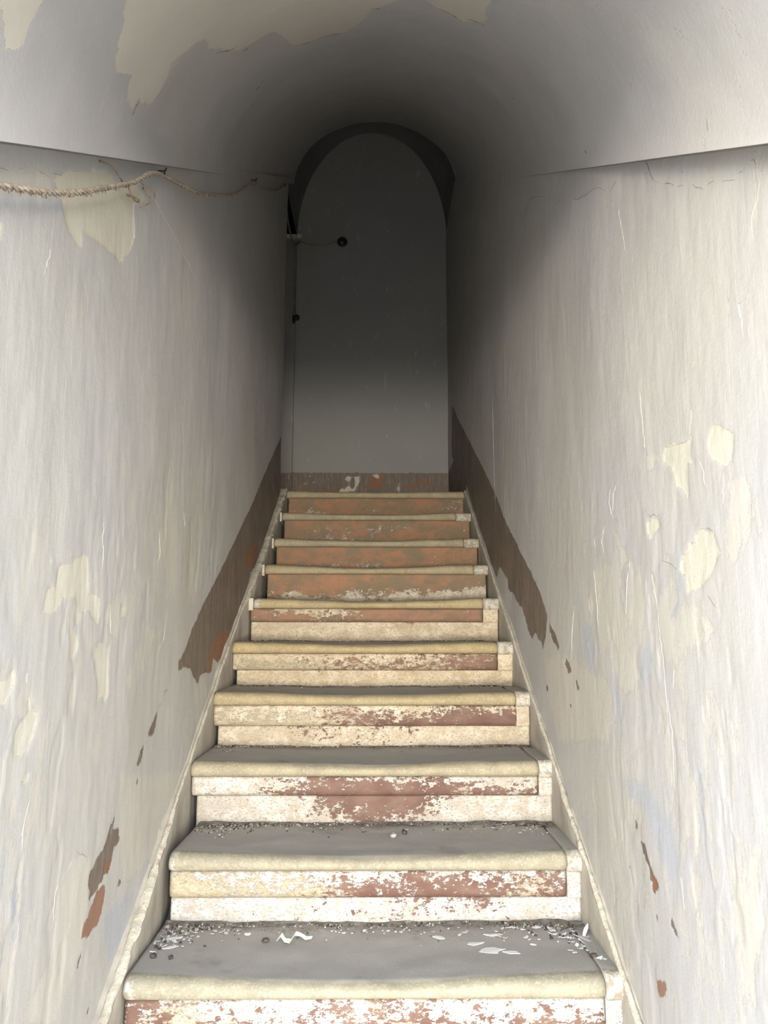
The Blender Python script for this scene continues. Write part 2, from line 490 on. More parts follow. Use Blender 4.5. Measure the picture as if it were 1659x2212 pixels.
def plaster_material(name, strokes=1.0, dado=True, tint=(0.405, 0.395, 0.372), cream=(0.49, 0.47, 0.40)):
    k = NT(name, .62, .35)
    big = k.noise(1.3, 3, .5); mid = k.noise(6, 4, .6, off=(3, 1, 0)); fine = k.noise(45, 5, .65)
    vf = k.noise(220, 3, .6)
    st = k.noise(9, 5, .62, stretch=(6, 6, .55)) if strokes else mid       # vertical brush strokes
    st2 = k.noise(26, 4, .6, stretch=(5, 5, .35), off=(0, 4, 0)) if strokes else fine
    # paint coats
    base = k.mix(k.step(big, .35, .65), tint, (tint[0] * .97, tint[1] * .985, tint[2] * 1.05))
    base = k.mix(k.step(mid, .55, .75, 0, .25), base, (tint[0] * 1.08, tint[1] * 1.05, tint[2] * .98))
    base = k.mix(k.step(st2, .60, .75, 0, .12), base, (tint[0] * .88, tint[1] * .88, tint[2] * .88))
    rag = k.math('ADD', k.math('MULTIPLY', k.math('SUBTRACT', k.noise(34, 7, .78, stretch=(1, 1, .6)), .5), .042),
                 k.math('MULTIPLY', k.math('SUBTRACT', vf, .5), .003))
    def m_(a, w=.0008, sh=0.):
        v = k.math('ADD', k.attr(a), k.math('MULTIPLY', rag, 2.2 if a in ('pale', 'blue') else 1.))
        return k.step(v, -w, w), k.math('ABSOLUTE', v)
    mb, _ = m_('blue', .010)
    mp, _ = m_('pale', .004)
    mc, ec = m_('cream')
    col = k.mix(k.math('MULTIPLY', mb, .55), base, (0.33, 0.355, 0.42))
    col = k.mix(k.math('MULTIPLY', mp, .62), col, (0.465, 0.44, 0.39))
    col = k.mix(mc, col, cream)
    fl = k.math('MULTIPLY', k.noise(20, 7, .68, stretch=(1, 1, .38), off=(11, 2, 0), dist=.4), 1.)
    wr = k.attr('wear')
    flv = k.math('SUBTRACT', k.math('ADD', fl, k.math('MULTIPLY', wr, .10)), .64)
    fm = k.step(flv, -.002, .002)
    fe = k.step(k.math('ABSOLUTE', flv), .0, .006, .35, 0)
    col = k.mix(k.math('MULTIPLY', fm, .30), col, cream)
    col = k.mix(k.math('MULTIPLY', fe, k.step(wr, .1, .5)), col, (0.56, 0.545, 0.51))
    h = k.math('MULTIPLY', k.math('ADD', k.math('ADD', mc, k.math('MULTIPLY', fm, .5)), k.math('MULTIPLY', mp, .35)), -1.)
    if dado:
        mbr, eb = m_('brown')
        mr, er = m_('rust')
        bn = k.noise(22, 5, .65, stretch=(3, 3, .5), off=(7, 0, 0))
        brown = k.mix(k.step(bn, .35, .7), (0.125, 0.098, 0.080), (0.195, 0.158, 0.130))
        brown = k.mix(k.step(k.noise(14, 4, .6, stretch=(2, 2, .6), off=(2, 9, 0)), .56, .72, 0, .5), brown, (0.17, 0.10, 0.058))
        rust = k.mix(fine, (0.19, 0.082, 0.042), (0.24, 0.115, 0.065))
        col = k.mix(mbr, col, brown)
        col = k.mix(k.math('MULTIPLY', mr, .9), col, rust)
        chips = k.math('MULTIPLY', mbr, k.step(k.noise(60, 3, .6, stretch=(2, 2, .5), off=(1, 1, 1)), .70, .73))
        col = k.mix(chips, col, (0.42, 0.39, 0.33))
        h = k.math('SUBTRACT', h, k.math('MULTIPLY', mbr, 1.))
    # chipped pale rim round each patch
    col = k.mix(k.step(ec, .0005, .0022, .55, 0), col, (0.62, 0.60, 0.54))
    # scattered pits
    col = k.mix(k.step(k.noise(70, 2, .5, off=(5, 5, 5)), .76, .79, 0, .5), col, (0.30, 0.26, 0.22))
    n = k.bump(h, .0012, .9)
    n = k.bump(st, .005, .10 * strokes + .03, n)
    n = k.bump(st2, .0015, .20 * strokes + .03, n)
    n = k.bump(fine, .002, .35, n)
    n = k.bump(vf, .0006, .35, n)
    return k.done(col, n, k.step(mid, .3, .7, .52, .70))


MAT_WALL = plaster_material('wall_plaster')
MAT_BACK = plaster_material('landing_plaster', .3, tint=(0.25, 0.245, 0.23), cream=(.48, .44, .35))  # tinted darker than the stair walls to paint in the landing's shade
MAT_VAULT_SHADE = plaster_material('shaded_vault_plaster', .2, dado=False, tint=(0.16, 0.155, 0.145), cream=(.3, .28, .25))  # gloom of the landing vault put into its tint
MAT_VAULT = plaster_material('vault_plaster', strokes=.25, dado=False, tint=(0.41, 0.40, 0.385), cream=(0.51, 0.485, 0.435))


def simple(name, c1, c2, scale=20, rough=.85, bump=.002, spec=.3, metal=0, stretch=None):
    k = NT(name, rough, spec)
    k.b.inputs['Metallic'].default_value = metal
    f = k.noise(scale, 5, .65, stretch=stretch)
    return k.done(k.mix(k.step(f, .3, .7), c1, c2), k.bump(k.noise(scale * 4, 4, .6), bump, .6))


MAT_CRACK = simple('crack_shadow', (0.10, 0.085, 0.07), (0.17, 0.14, 0.11), 60)
MAT_LIP = simple('lifted_paint', (0.40, 0.39, 0.37), (0.47, 0.455, 0.43), 60)


def stone_material():
    """attribute dust: >0 grey dust on the tread, <0 bare worn nose"""
    k = NT('worn_tread_stone', .85, .25)
    grain = k.noise(160, 4, .75); blot = k.noise(14, 5, .65); fine = k.noise(420, 2, .6, off=(1, 0, 0))
    nose = k.mix(k.step(blot, .35, .65), (0.225, 0.21, 0.163), (0.28, 0.26, 0.195))
    nose = k.mix(k.step(grain, .50, .66, 0, .75), nose, (0.38, 0.355, 0.285))
    nose = k.mix(k.step(fine, .60, .68, 0, .5), nose, (0.36, 0.30, 0.21))
    nose = k.mix(k.step(k.noise(34, 6, .75, off=(3, 3, 3)), .50, .62, 0, .45), nose, (0.20, 0.175, 0.125))
    nose = k.mix(k.attr('warm_light'), nose, k.mix(1., nose, (1.15, 1.0, 0.76), 'MULTIPLY'))  # warm light on the nosings painted into the stone colour
    dust = k.mix(blot, (0.345, 0.325, 0.293), (0.40, 0.38, 0.345))
    dust = k.mix(k.step(k.noise(7, 3, .6, off=(4, 4, 0)), .6, .72, 0, .5), dust, (0.23, 0.21, 0.185))
    v = k.math('ADD', k.attr('dust'), k.math('MULTIPLY', k.math('SUBTRACT', k.noise(30, 5, .7), .5), .012))
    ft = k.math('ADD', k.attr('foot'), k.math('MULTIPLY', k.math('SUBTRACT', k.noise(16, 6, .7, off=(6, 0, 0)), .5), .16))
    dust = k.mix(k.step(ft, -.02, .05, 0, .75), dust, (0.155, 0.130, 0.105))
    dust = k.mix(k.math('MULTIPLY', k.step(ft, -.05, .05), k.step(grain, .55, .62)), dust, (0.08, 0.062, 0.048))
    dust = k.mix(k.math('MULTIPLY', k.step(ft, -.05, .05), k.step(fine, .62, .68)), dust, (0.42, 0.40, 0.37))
    col = k.mix(k.step(v, -.006, .006), nose, dust)
    wp = k.math('ADD', k.attr('plaster'), k.math('MULTIPLY', k.math('SUBTRACT', k.noise(26, 6, .75), .5), .07))
    col = k.mix(k.math('MULTIPLY', k.step(wp, -.001, .001), k.step(grain, .40, .52, .35, 1)), col, k.mix(k.step(k.noise(45, 6, .75, off=(8, 8, 1)), .46, .60), (0.42, 0.405, 0.37), (0.24, 0.205, 0.165)))
    n = k.bump(blot, .004, .4); n = k.bump(grain, .0016, .6, n)
    return k.done(col, n)


def riser_material():
    """white: how much whitewash survives (0..1); stone: where the beige stone shows; orange_amt: brown paint turning orange up the flight"""
    k = NT('flaking_riser_paint', .75, .3)
    spk = k.noise(88, 6, .76, stretch=(.55, 1, 1)); spk2 = k.noise(210, 3, .6, stretch=(.6, 1, 1), off=(3, 0, 0))
    blot = k.noise(17, 5, .65, stretch=(.6, 1, 1)); edge = k.noise(30, 5, .7, off=(9, 0, 2))
    mauve = k.mix(k.step(blot, .35, .65), (0.115, 0.062, 0.048), (0.160, 0.098, 0.078))
    orange = k.mix(k.step(blot, .4, .62), (0.17, 0.125, 0.080), (0.26, 0.140, 0.080))
    orange = k.mix(k.step(edge, .55, .7, 0, .8), orange, (0.15, 0.105, 0.068))
    paint = k.mix(k.attr('orange_amt'), mauve, orange)
    stone = k.mix(k.step(spk, .4, .6), (0.28, 0.24, 0.165), (0.38, 0.34, 0.25))
    wh = k.mix(k.step(blot, .38, .6), (0.43, 0.43, 0.43), (0.34, 0.33, 0.315))
    wh = k.mix(k.step(spk2, .52, .62, 0, .7), wh, (0.21, 0.185, 0.16))
    wh = k.mix(k.step(k.noise(24, 7, .78, off=(0, 0, 5)), .48, .60, 0, .7), wh, (0.30, 0.27, 0.225))
    wh = k.mix(k.attr('warm_light'), wh, k.mix(1., wh, (1.12, 0.97, 0.73), 'MULTIPLY'))  # whitewash tinted by the same painted warm light
    sv = k.math('ADD', k.attr('stone'), k.math('MULTIPLY', k.math('SUBTRACT', spk, .5), 1.1))
    col = k.mix(k.step(sv, .47, .53), paint, stone)
    f = k.math('ADD', k.math('MULTIPLY', k.math('SUBTRACT', spk, .5), 1.5), k.math('MULTIPLY', k.math('SUBTRACT', edge, .5), .95))
    f = k.math('ADD', f, k.math('MULTIPLY', k.math('SUBTRACT', spk2, .5), .75))
    wv = k.math('ADD', k.attr('white'), f)
    mw = k.step(wv, .485, .515)
    col = k.mix(mw, col, wh)
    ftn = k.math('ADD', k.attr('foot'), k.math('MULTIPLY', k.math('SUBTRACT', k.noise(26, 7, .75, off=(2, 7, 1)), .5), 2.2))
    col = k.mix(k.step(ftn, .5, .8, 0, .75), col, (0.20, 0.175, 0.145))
    rim = k.step(k.math('ABSOLUTE', k.math('SUBTRACT', wv, .47)), .0, .02, .35, 0)
    col = k.mix(rim, col, (0.16, 0.11, 0.08))
    n = k.bump(mw, .0012, .8); n = k.bump(spk, .0016, .4, n); n = k.bump(blot, .004, .3, n)
    return k.done(col, n)


MAT_STONE = stone_material()
MAT_RISER = riser_material()


def fillet_material(name, dark=.5):
    k = NT(name, .85, .25)
    a = k.noise(28, 6, .7); b = k.noise(110, 4, .7, off=(2, 2, 0))
    c = k.mix(k.step(a, .35, .65), (0.40, 0.365, 0.29), (0.50, 0.47, 0.40))
    c = k.mix(k.step(a, .60 - .08 * dark, .66 - .05 * dark, 0, .8), c, (0.30, 0.24, 0.19))
    c = k.mix(k.step(b, .56, .62, 0, .6), c, (0.56, 0.54, 0.49))
    return k.done(c, k.bump(b, .003, .8, k.bump(a, .008, .6)))


MAT_FILLET = fillet_material('mortar_fillet')
k = NT('skirting_plaster', .75, .3)
a = k.noise(12, 5, .65, stretch=(1, 1, .5)); b = k.noise(60, 4, .65)
c = k.mix(k.step(a, .35, .65), (0.30, 0.275, 0.235), (0.37, 0.345, 0.295))
c = k.mix(k.step(b, .66, .70, 0, .6), c, (0.66, 0.63, 0.56))
MAT_SKIRT = k.done(c, k.bump(b, .002, .5, k.bump(a, .006, .5)))

# ---------------------------------------------------------------- side walls of the stair
def spaced(y0, y1, d0, d1):
    out = [y0]
    while out[-1] < y1:
        t = min(1, max(0, (out[-1] + .8) / 2.4)); out.append(out[-1] + d0 + (d1 - d0) * t)
    out[-1] = y1
    return np.array(out)


def side_wall(name, X, y1, peel, side, seed):
    ys = spaced(Y0, y1, .0042, .0095)
    s = np.linspace(0, 1, 330)
    Yg, S = np.meshgrid(ys, s, indexing='ij')
    land = np.maximum(0, Yg - (Y_LAND + .02))
    zb = np.maximum(SLOPE * Yg - .10, FLOOR - .05); zb = np.where(Yg > Y_LAND, LANDING - .05, zb)
    zt = np.where(Yg > 2.92, SPR(2.92), SPR(Yg)) + .03
    Z = zb + (zt - zb) * S
    wy = Yg + fbm(Yg * 14, Z * 14, seed + 40, 3) * .016; wz = Z + fbm(Yg * 14, Z * 14, seed + 60, 3) * .016
    at = {kk: sdf(peel.get(kk, []), wy, wz) for kk in ('cream', 'pale', 'brown', 'rust', 'blue')}
    # outline of the darker dado stays straight along its upper edge: use unwarped coordinates there
    at['brown'] = np.maximum(sdf(peel['brown'][:1], Yg, Z), sdf(peel['brown'][1:], wy, wz))
    if side > 0:   # level dado along the landing
        dz = LANDING + .325 - Z
        at['brown'] = np.where(Yg > 2.60, np.maximum(at['brown'], np.clip(np.minimum(dz, Yg - 2.60), -.05, .05)), at['brown'])
    sm = lambda v: np.clip(v / .003, -1, 1) * .5 + .5
    d = fbm(Yg * 1.6, Z * 1.1, seed, 3) * .020 + fbm(Yg * 6, Z * 3.4, seed + 5, 4) * .0046
    near = np.clip((1.2 - Yg) / 1.6, 0, 1)
    d += fbm(Yg * 34, Z * 13, seed + 9, 3) * .0011 * (0.4 + near)
    wear = np.clip(.5 + fbm(Yg * 2.2, Z * 2.2, seed + 80, 2) * 3, 0, 1) * np.clip((1.35 - (Z - SLOPE * Yg)) / .5, 0, 1)
    flake = np.clip((fbm(Yg * 20, Z * 7, seed + 70, 4) - .10) / .03, 0, 1)
    d -= flake * wear * .0010
    d -= sm(at['cream']) * .0012 + sm(at['brown']) * .0008
    at['pale'] = np.maximum(at['pale'], np.clip((fbm(Yg * 11, Z * 3.5, seed + 90, 4) - .17) * .12, -.05, .05) * wear - .05 * (1 - wear))
    at['wear'] = wear
    P = np.stack([np.full_like(Yg, X) - side * d, Yg, Z], -1)
    xb = X + side * .24
    zb0 = FLOOR - .3; zt0 = 4.9
    F = [(xb, Y0, zb0), (xb, y1, zb0), (xb, y1, zt0), (xb, Y0, zt0)]
    extra_v = list(F) + [(X + side * .012, Y0, zb0), (X + side * .012, Y0, zt0), (X + side * .012, y1, zb0), (X + side * .012, y1, zt0)]
    extra_f = [(0, 1, 2, 3), (0, 3, 5, 4), (1, 2, 7, 6), (4, 6, 1, 0), (4, 5, 7, 6)]
    me = grid_mesh(name, P, at, flip=(side > 0), extra=(extra_v, extra_f))
    return link(name, me, MAT_WALL, kind='structure'), (lambda y, z: None)


wall_left, _ = side_wall('wall_left', XL, 2.56, PEEL_LEFT, -1, 3)
wall_right, _ = side_wall('wall_right', XR, Y_BACK, PEEL_RIGHT, 1, 11)


def ribbon(path, normal_of, w, hgt, taper=True):
    """thin tented strip lying on a surface; path of (point), normal function"""
    V = []; F = []
    n = len(path)
    for i, p in enumerate(path):
        t = (Vector(path[min(i + 1, n - 1)]) - Vector(path[max(i - 1, 0)])).normalized()
        nm = normal_of(p); s = t.cross(nm).normalized()
        k_ = math.sin(math.pi * (i + .35) / (n - .3)) ** .5 if taper else 1
        k_ *= .6 + .8 * RNG.random()
        ww = w * k_
        V += [Vector(p) + s * ww - nm * .004, Vector(p) + nm * (hgt * k_), Vector(p) - s * ww - nm * .004]
    for i in range(n - 1):
        for j in (0, 1):
            a = i * 3 + j; F.append((a, a + 1, a + 4, a + 3))
        a = i * 3; F.append((a + 2, a, a + 3, a + 5))
    F += [(0, 2, 1), ((n - 1) * 3, (n - 1) * 3 + 1, (n - 1) * 3 + 2)]
    return V, F


def jag(path, amp, n=6):
    out = []
    for i in range(len(path) - 1):
        a = np.array(path[i], float); b = np.array(path[i + 1], float)
        m_ = max(2, min(n, int(np.linalg.norm(b - a) / .008)))
        for j in range(m_):
            out.append(a + (b - a) * j / m_ + (NPR.normal(0, amp, 3) if (i or j) else 0))
    out.append(np.array(path[-1], float))
    return out


def wall_surface_x(wall, X, side):
    """sample the real relief so cracks sit on it"""
    dg = bpy.context.evaluated_depsgraph_get()
    def f_(y, z):
        ok, loc, nrm, idx = wall.ray_cast(Vector((0, y, z)), Vector((side, 0, 0)))
        return loc.x if ok else X
    return f_


bpy.context.view_layer.update()
for wall, X, side, cr, rd in ((wall_left, XL, -1, CRACKS_LEFT, RIDGES_LEFT), (wall_right, XR, 1, CRACKS_RIGHT, RIDGES_RIGHT)):
    sx = wall_surface_x(wall, X, side)
    for lst, nm, mat, w, hg in ((cr, 'crack', MAT_CRACK, .0011, .0008), (rd, 'paint_ridge', MAT_LIP, .0007, .0007)):
        for s in lst:
            pp = jag([(0, y, z) for y, z in pts(s)], .0008 if nm == 'crack' else .0018)
            if nm == 'paint_ridge' and len(pp) > 14: pp = pp[:int(len(pp) * RNG.uniform(.55, .9))]
            pp = [Vector((sx(p[1], p[2]), p[1], p[2])) for p in pp]
            v, f = ribbon(pp, lambda p: Vector((-side, 0, 0)), w, hg)
            link(nm, mesh(nm, v, f), mat, wall)

# ---------------------------------------------------------------- vault over the stair (the ceiling)
RISE = .45


def lip_in(y):
    return .040 * np.clip((.9 - y) / 1.5, 0, 1)


def vault_pt(y, th, d=0):
    """th degrees: 0 at the right springing, 180 at the left"""
    c = np.cos(np.radians(th)); s = np.sin(np.radians(th))
    hr = XR + .002 - lip_in(y); hl = -XL + .002 - lip_in(y)
    a = np.where(c > 0, hr, hl) - d
    return np.stack([a * c, y + 0 * c, SPR(y) + (RISE - d) * s], -1)


ys = spaced(Y0, 2.92, .008, .014)
th = np.linspace(-4, 184, 230)
Yg, T = np.meshgrid(ys, th, indexing='ij')
Tc = np.clip(T, 0, 180)
arc = np.radians(Tc) * .5
d = fbm(Yg * 1.5, arc * 2.2, 31, 3) * .030 + fbm(Yg * 7, arc * 8, 37, 3) * .004
d = d * np.clip(np.sin(np.radians(Tc)) * 6, .15, 1)
mY = Yg; mA = arc
conv = lambda L: [[(a, math.radians(b) * .5) for a, b in pts(s)] for s in L]
wy = mY + fbm(mY * 9, mA * 9, 50, 3) * .02; wz = mA + fbm(mY * 9, mA * 9, 55, 3) * .02
at = {'cream': sdf(conv(PEEL_VAULT['cream']), wy, wz), 'pale': np.full(Yg.shape, -.06), 'blue': sdf(conv(PEEL_VAULT['blue']), wy, wz)}
P = vault_pt(Yg, Tc, d)
# underside of the lip running back to the wall at both springings
for j, sgn in ((0, 1), (-1, -1)):
    wallx = XR + .03 if sgn > 0 else XL - .03
    P[:, j, 0] = wallx
    P[:, j, 2] = P[:, 1 if j == 0 else -2, 2] + .004
    at['cream'][:, j] = -.06
zt = 5.4
n_ = len(ys)
ev = [(XL - .2, Y0, SPR(Y0) + .1), (XR + .2, Y0, SPR(Y0) + .1), (XR + .2, Y0, zt), (XL - .2, Y0, zt)]
me = grid_mesh('ceiling', P, at, flip=True)
ceiling = link('ceiling', me, MAT_VAULT, kind='structure')
for s in CRACKS_VAULT:
    q = [(a, math.radians(b) * .5) for a, b in pts(s)]
    q = jag([(a, b, 0) for a, b in q], .0012)
    pp = []
    for a, b, _ in q:
        t_ = math.degrees(b / .5)
        dd = fbm(np.array(a * 1.5), np.array(b * 2.2), 31, 3) * .030 + fbm(np.array(a * 7.), np.array(b * 8.), 37, 3) * .004
        dd = dd * min(1, max(.15, math.sin(math.radians(t_)) * 6))
        pp.append(Vector(vault_pt(np.array(a), np.array(t_), dd)))
    def nrm(p):
        return Vector((-p.x, 0, -(p.z - float(SPR(p.y))) - .05)).normalized()
    v, f = ribbon(pp, nrm, .0022, .0012)
    link('crack', mesh('crack', v, f), MAT_CRACK, ceiling)

# ---------------------------------------------------------------- landing: back wall, higher vault, side passage
def dado_attrs(Xg, Zg, x0=-9, x1=9, chips=()):
    at = {kk: np.full(Xg.shape, -.06) for kk in ('cream', 'pale', 'rust', 'blue')}
    b = np.clip(LANDING + .318 - Zg, -.05, .05)
    ch = sdf(chips, Xg + fbm(Xg * 30, Zg * 30, 5, 2) * .012, Zg + fbm(Xg * 30, Zg * 30, 6, 2) * .012) if chips else b * 0 - .06
    at['brown'] = np.minimum(b, -ch)
    at['cream'] = ch
    at['rust'] = np.minimum(np.clip((fbm(Xg * 5, Zg * 9, 8, 3) - .12) * .2, -.05, .05), at['brown'])
    return at


def flat_wall(name, x0, x1, z0, z1, y, chips=(), step=.011, thick=.2, seed=0):
    xs = np.linspace(x0, x1, max(3, int((x1 - x0) / step))); zs = np.linspace(z0, z1, int((z1 - z0) / step))
    Xg, Zg = np.meshgrid(xs, zs, indexing='ij')
    at = dado_attrs(Xg, Zg, chips=chips)
    at = {kk: v for kk, v in at.items()}
    P = np.stack([Xg, y + fbm(Xg * 3, Zg * 2, seed + 2, 3) * .008, Zg], -1)
    ev = [(x0, y + thick, z0), (x1, y + thick, z0), (x1, y + thick, z1), (x0, y + thick, z1), (x0, y, z0), (x1, y, z0), (x1, y, z1), (x0, y, z1)]
    ef = [(0, 1, 2, 3), (0, 4, 5, 1), (1, 5, 6, 2), (2, 6, 7, 3), (3, 7, 4, 0)]
    return link(name, grid_mesh(name, P, at, extra=(ev, ef)), MAT_BACK, kind='structure')


chips = ["-0.215,1.77 -0.19,1.745 -0.165,1.775 -0.18,1.79 -0.20,1.79", "-0.245,1.705 -0.20,1.715 -0.19,1.735 -0.165,1.70 -0.145,1.72 -0.15,1.775 -0.165,1.79 -0.115,1.79 -0.11,1.76 -0.12,1.73 -0.15,1.68 -0.18,1.69 -0.20,1.66 -0.26,1.665",
         "-0.02,1.80 0.01,1.808 0.03,1.795 0.02,1.775 0.0,1.78", "-0.47,1.79 -0.455,1.80 -0.45,1.785", "-0.44,1.75 -0.425,1.755 -0.43,1.735", "-0.50,1.74 -0.48,1.75 -0.49,1.72", "0.15,1.70 0.165,1.74 0.172,1.70 0.165,1.67"]
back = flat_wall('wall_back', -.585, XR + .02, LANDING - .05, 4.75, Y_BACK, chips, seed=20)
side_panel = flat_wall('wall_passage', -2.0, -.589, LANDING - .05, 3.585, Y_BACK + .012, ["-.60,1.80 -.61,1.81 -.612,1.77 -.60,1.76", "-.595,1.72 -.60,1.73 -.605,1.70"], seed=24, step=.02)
ledge = link('trim_3', boxes('trim_3', [(-2.0, -.55, Y_BACK - .012, Y_BACK + .20, 3.585, 3.612)]), simple('ledge_paint', (.55, .53, .48), (.6, .58, .53), 15), kind='structure')

# the higher vault over the landing
ys = np.linspace(2.90, Y_BACK + .03, 40); th = np.linspace(0, 180, 90)
Yg, T = np.meshgrid(ys, th, indexing='ij')
cx_ = -.032; hw = .553
P = np.stack([cx_ + hw * np.cos(np.radians(T)), Yg, 3.585 + .86 * np.sin(np.radians(T)) + fbm(Yg * 3, T / 30, 71, 3) * .01], -1)
at = {kk: np.full(Yg.shape, -.06) for kk in ('cream', 'pale', 'blue')}
v2 = link('ceiling_landing', grid_mesh('ceiling_landing', P, at, flip=True), MAT_VAULT_SHADE, kind='structure')
# end face of the stair vault, closing the jump up to the landing vault
th = np.linspace(0, 180, 60)
V = []; F = []
for t_ in th:
    c_, s_ = math.cos(math.radians(t_)), math.sin(math.radians(t_))
    p0 = vault_pt(np.array(2.915), np.array(t_))
    V.append(tuple(p0)); V.append((cx_ + (hw + .02) * c_, 2.915, 3.56 + .92 * s_ + .02))
for i in range(len(th) - 1):
    a = i * 2; F.append((a, a + 1, a + 3, a + 2))
arch_face = link('wall_arch', mesh('wall_arch', V, F), simple('arch_plaster', (.30, .285, .26), (.36, .35, .32), 12), kind='structure')
# unlit side passage left of the landing: closed plaster box
pl = simple('passage_plaster', (.16, .15, .13), (.2, .19, .17), 6)  # unlit dark painted into the plaster, darker than the stair walls
link('wall_passage_end', boxes('wall_passage_end', [(-2.2, -2.0, 2.3, 4.8, 1.3, 4.7)]), pl, kind='structure')
link('wall_passage_near', boxes('wall_passage_near', [(-2.0, XL - .02, 2.35, 2.555, 1.3, 4.6)]), pl, kind='structure')
link('wall_passage_far', boxes('wall_passage_far', [(-2.0, -.585, 4.6, 4.8, 3.4, 4.7)]), pl, kind='structure')
link('ceiling_passage', boxes('ceiling_passage', [(-2.2, XL - .06, 2.3, 4.8, 4.6, 4.8)]), pl, kind='structure')

# floors
# mass under the steps and shell round the stairwell, added to keep sky light out
v = [(x, y, z) for x in (XL - .03, XR + .03) for y, z in ((-.90, FLOOR - .1), (-.90, FLOOR + .0), (Y_LAND + .35, LANDING - .20), (Y_LAND + .35, FLOOR - .1))]
link('floor_sky_seal', mesh('floor_sky_seal', v, [(0, 1, 2, 3), (7, 6, 5, 4), (0, 4, 5, 1), (1, 5, 6, 2), (2, 6, 7, 3), (3, 7, 4, 0)]), pl, kind='structure')
link('wall_sky_seal', boxes('wall_sky_seal', [(-2.6, -2.4, Y0, 5.2, -1.2, 5.6), (.95, 1.15, Y0, 5.2, -1.2, 5.6), (-2.4, .95, 5.0, 5.2, -1.2, 5.6), (-2.4, .95, Y0, 5.0, 5.4, 5.6), (-2.4, .95, Y0, 5.0, -1.2, -1.0)]), pl, kind='structure')
dustfloor = simple('dusty_floor', (.30, .28, .25), (.40, .37, .33), 9)
link('floor_landing', boxes('floor_landing', [(-2.0, XR, Y_LAND + .30, Y_BACK, LANDING - .12, LANDING - .004)]), dustfloor, kind='structure')
link('floor', boxes('floor', [(XL, XR, -1.6, -.87, FLOOR - .2, FLOOR)]), dustfloor, kind='structure')
link('floor_street', boxes('floor_street', [(-12, 12, -10.1, -1.6, FLOOR - .2, FLOOR - .02)]), simple('street_paving', (.42, .39, .34), (.52, .48, .42), 3), kind='structure')
# entrance front with the door opening the camera looks in through, and the house opposite
ext = simple('outside_render', (.62, .56, .46), (.7, .64, .54), 2)
TOP = 1.52
link('wall_front', boxes('wall_front', [(-9, XL, -1.40, Y0, FLOOR - .1, 7), (XR, 9, -1.40, Y0, FLOOR - .1, 7), (XL, XR, -1.40, Y0, TOP, 7), (-9, 9, -1.40, Y0, -1.3, FLOOR - .19)]), ext, kind='structure')
link('wall_opposite', boxes('wall_opposite', [(-12, 12, -10.4, -10.1, FLOOR - .1, 3.4)]), ext, kind='structure')

# ---------------------------------------------------------------- the staircase
# whitewash left on each riser, nine columns left to right; rows: band top, band bottom, base top, base bottom
W = {
    1: [(.35, .55, .70, .62, .60, .62, .70, .72, .85), (.25, .40, .55, .45, .40, .38, .45, .35, .40), (.8,) * 9, (.9,) * 9],
    2: [(.35, .55, .62, .60, .72, .50, .62, .62, .70), (.20, .38, .40, .42, .22, .30, .30, .28, .12), (1.0, .95, .80, .60, .66, .50, .42, .85, .95), (.90, 1.0, .85, .85, .72, .75, .92, 1.0, 1.05)],
    3: [(.90, .85, .72, .45, .62, .45, .65, .85, .60), (.60, .80, .45, .22, .15, .20, .35, .40, .25), (.85, .88, .80, .30, .20, .25, .80, 1.0, 1.1), (.95, .85, .88, .70, .50, .62, .95, 1.1, 1.2)],
    4: [(.60, .62, .72, .70, .68, .72, .55, .62, .60), (.45, .35, .22, .20, .25, .25, .30, .15, .05), (1.0, .70, .65, .55, .62, .50, .85, 1.1, .9), (1.0, .95, .85, .75, .70, .80, 1.1, 1.1, .9)],
    5: [(.75, .70, .62, .70, .75, .65, .55, .45, .40), (.55, .40, .35, .30, .30, .35, .22, .25, .20), (1.1, 1.0, .70, .95, .90, .80, .85, 1.0, 1.1), (1.2, 1.1, 1.1, 1.0, .90, .95, 1.1, 1.1, 1.2)],
    6: [(.15, .62, .75, .60, .35, .22, .12, .32, .15), (.30, .30, .40, .35, .15, .10, .10, .15, .05), (1.1, 1.1, 1.0, 1.0, .95, .60, .90, 1.0, 1.1), (1.2, 1.2, 1.1, 1.1, .95, .80, 1.1, 1.1, 1.2)],
    7: [(.0, .0, .02, .03, .04, .05, .02, .0, .02), (.0, .05, .06, .05, .08, .06, .05, .06, .20), (.15, .50, .28, .45, .35, .52, .55, .75, .95), (.40, .60, .45, .70, .55, .68, .70, .85, 1.1)],
    8: [(.0, .02, .05, .02, .0, .0, .0, .0, .02), (.05, .12, .15, .12, .12, .15, .12, .16, .35), (.10, .20, .20, .35, .20, .10, .12, .24, .15), (.25, .15, .15, .42, .35, .15, .10, .15, .12)],
    9: [(.0, .02, .05, .02, .05, .02, .0, .0, .08), (.05, .15, .28, .15, .28, .28, .05, .10, .20), (.10, .22, .35, .25, .15, .12, .05, .10, .08), (.05, .25, .20, .45, .30, .12, .10, .15, .10)],
    10: [(.0, .05, .05, .08, .08, .05, .10, .12, .25), (.05, .25, .12, .15, .15, .06, .15, .25, .35), (.25, .45, .25, .20, .22, .15, .12, .22, .20), (.35, .55, .30, .40, .42, .18, .10, .12, .10)],
}
ST = {1: (.35, .55, .5, .45, .5, .4, .4, .4, .4), 2: (.75, .9, .7, .55, .35, .2, .35, .55, .3), 3: (.9, .7, .3, .1, .05, .2, .45, .4, .2), 4: (.9, .9, .7, .5, .45, .3, .35, .2, 0),
      5: (.8, .7, .6, .5, .5, .5, .5, .4, .2), 6: (.2, .3, .3, .2, .1, .1, .0, .0, .0)}
FOOT = {2: .49, 3: .39, 4: .47, 5: .47, 6: .38}

staircase = link('staircase', None, None)
staircase['label'] = 'straight flight of worn stone steps with flaking whitewashed risers between the plastered walls'
staircase['category'] = 'stairs'


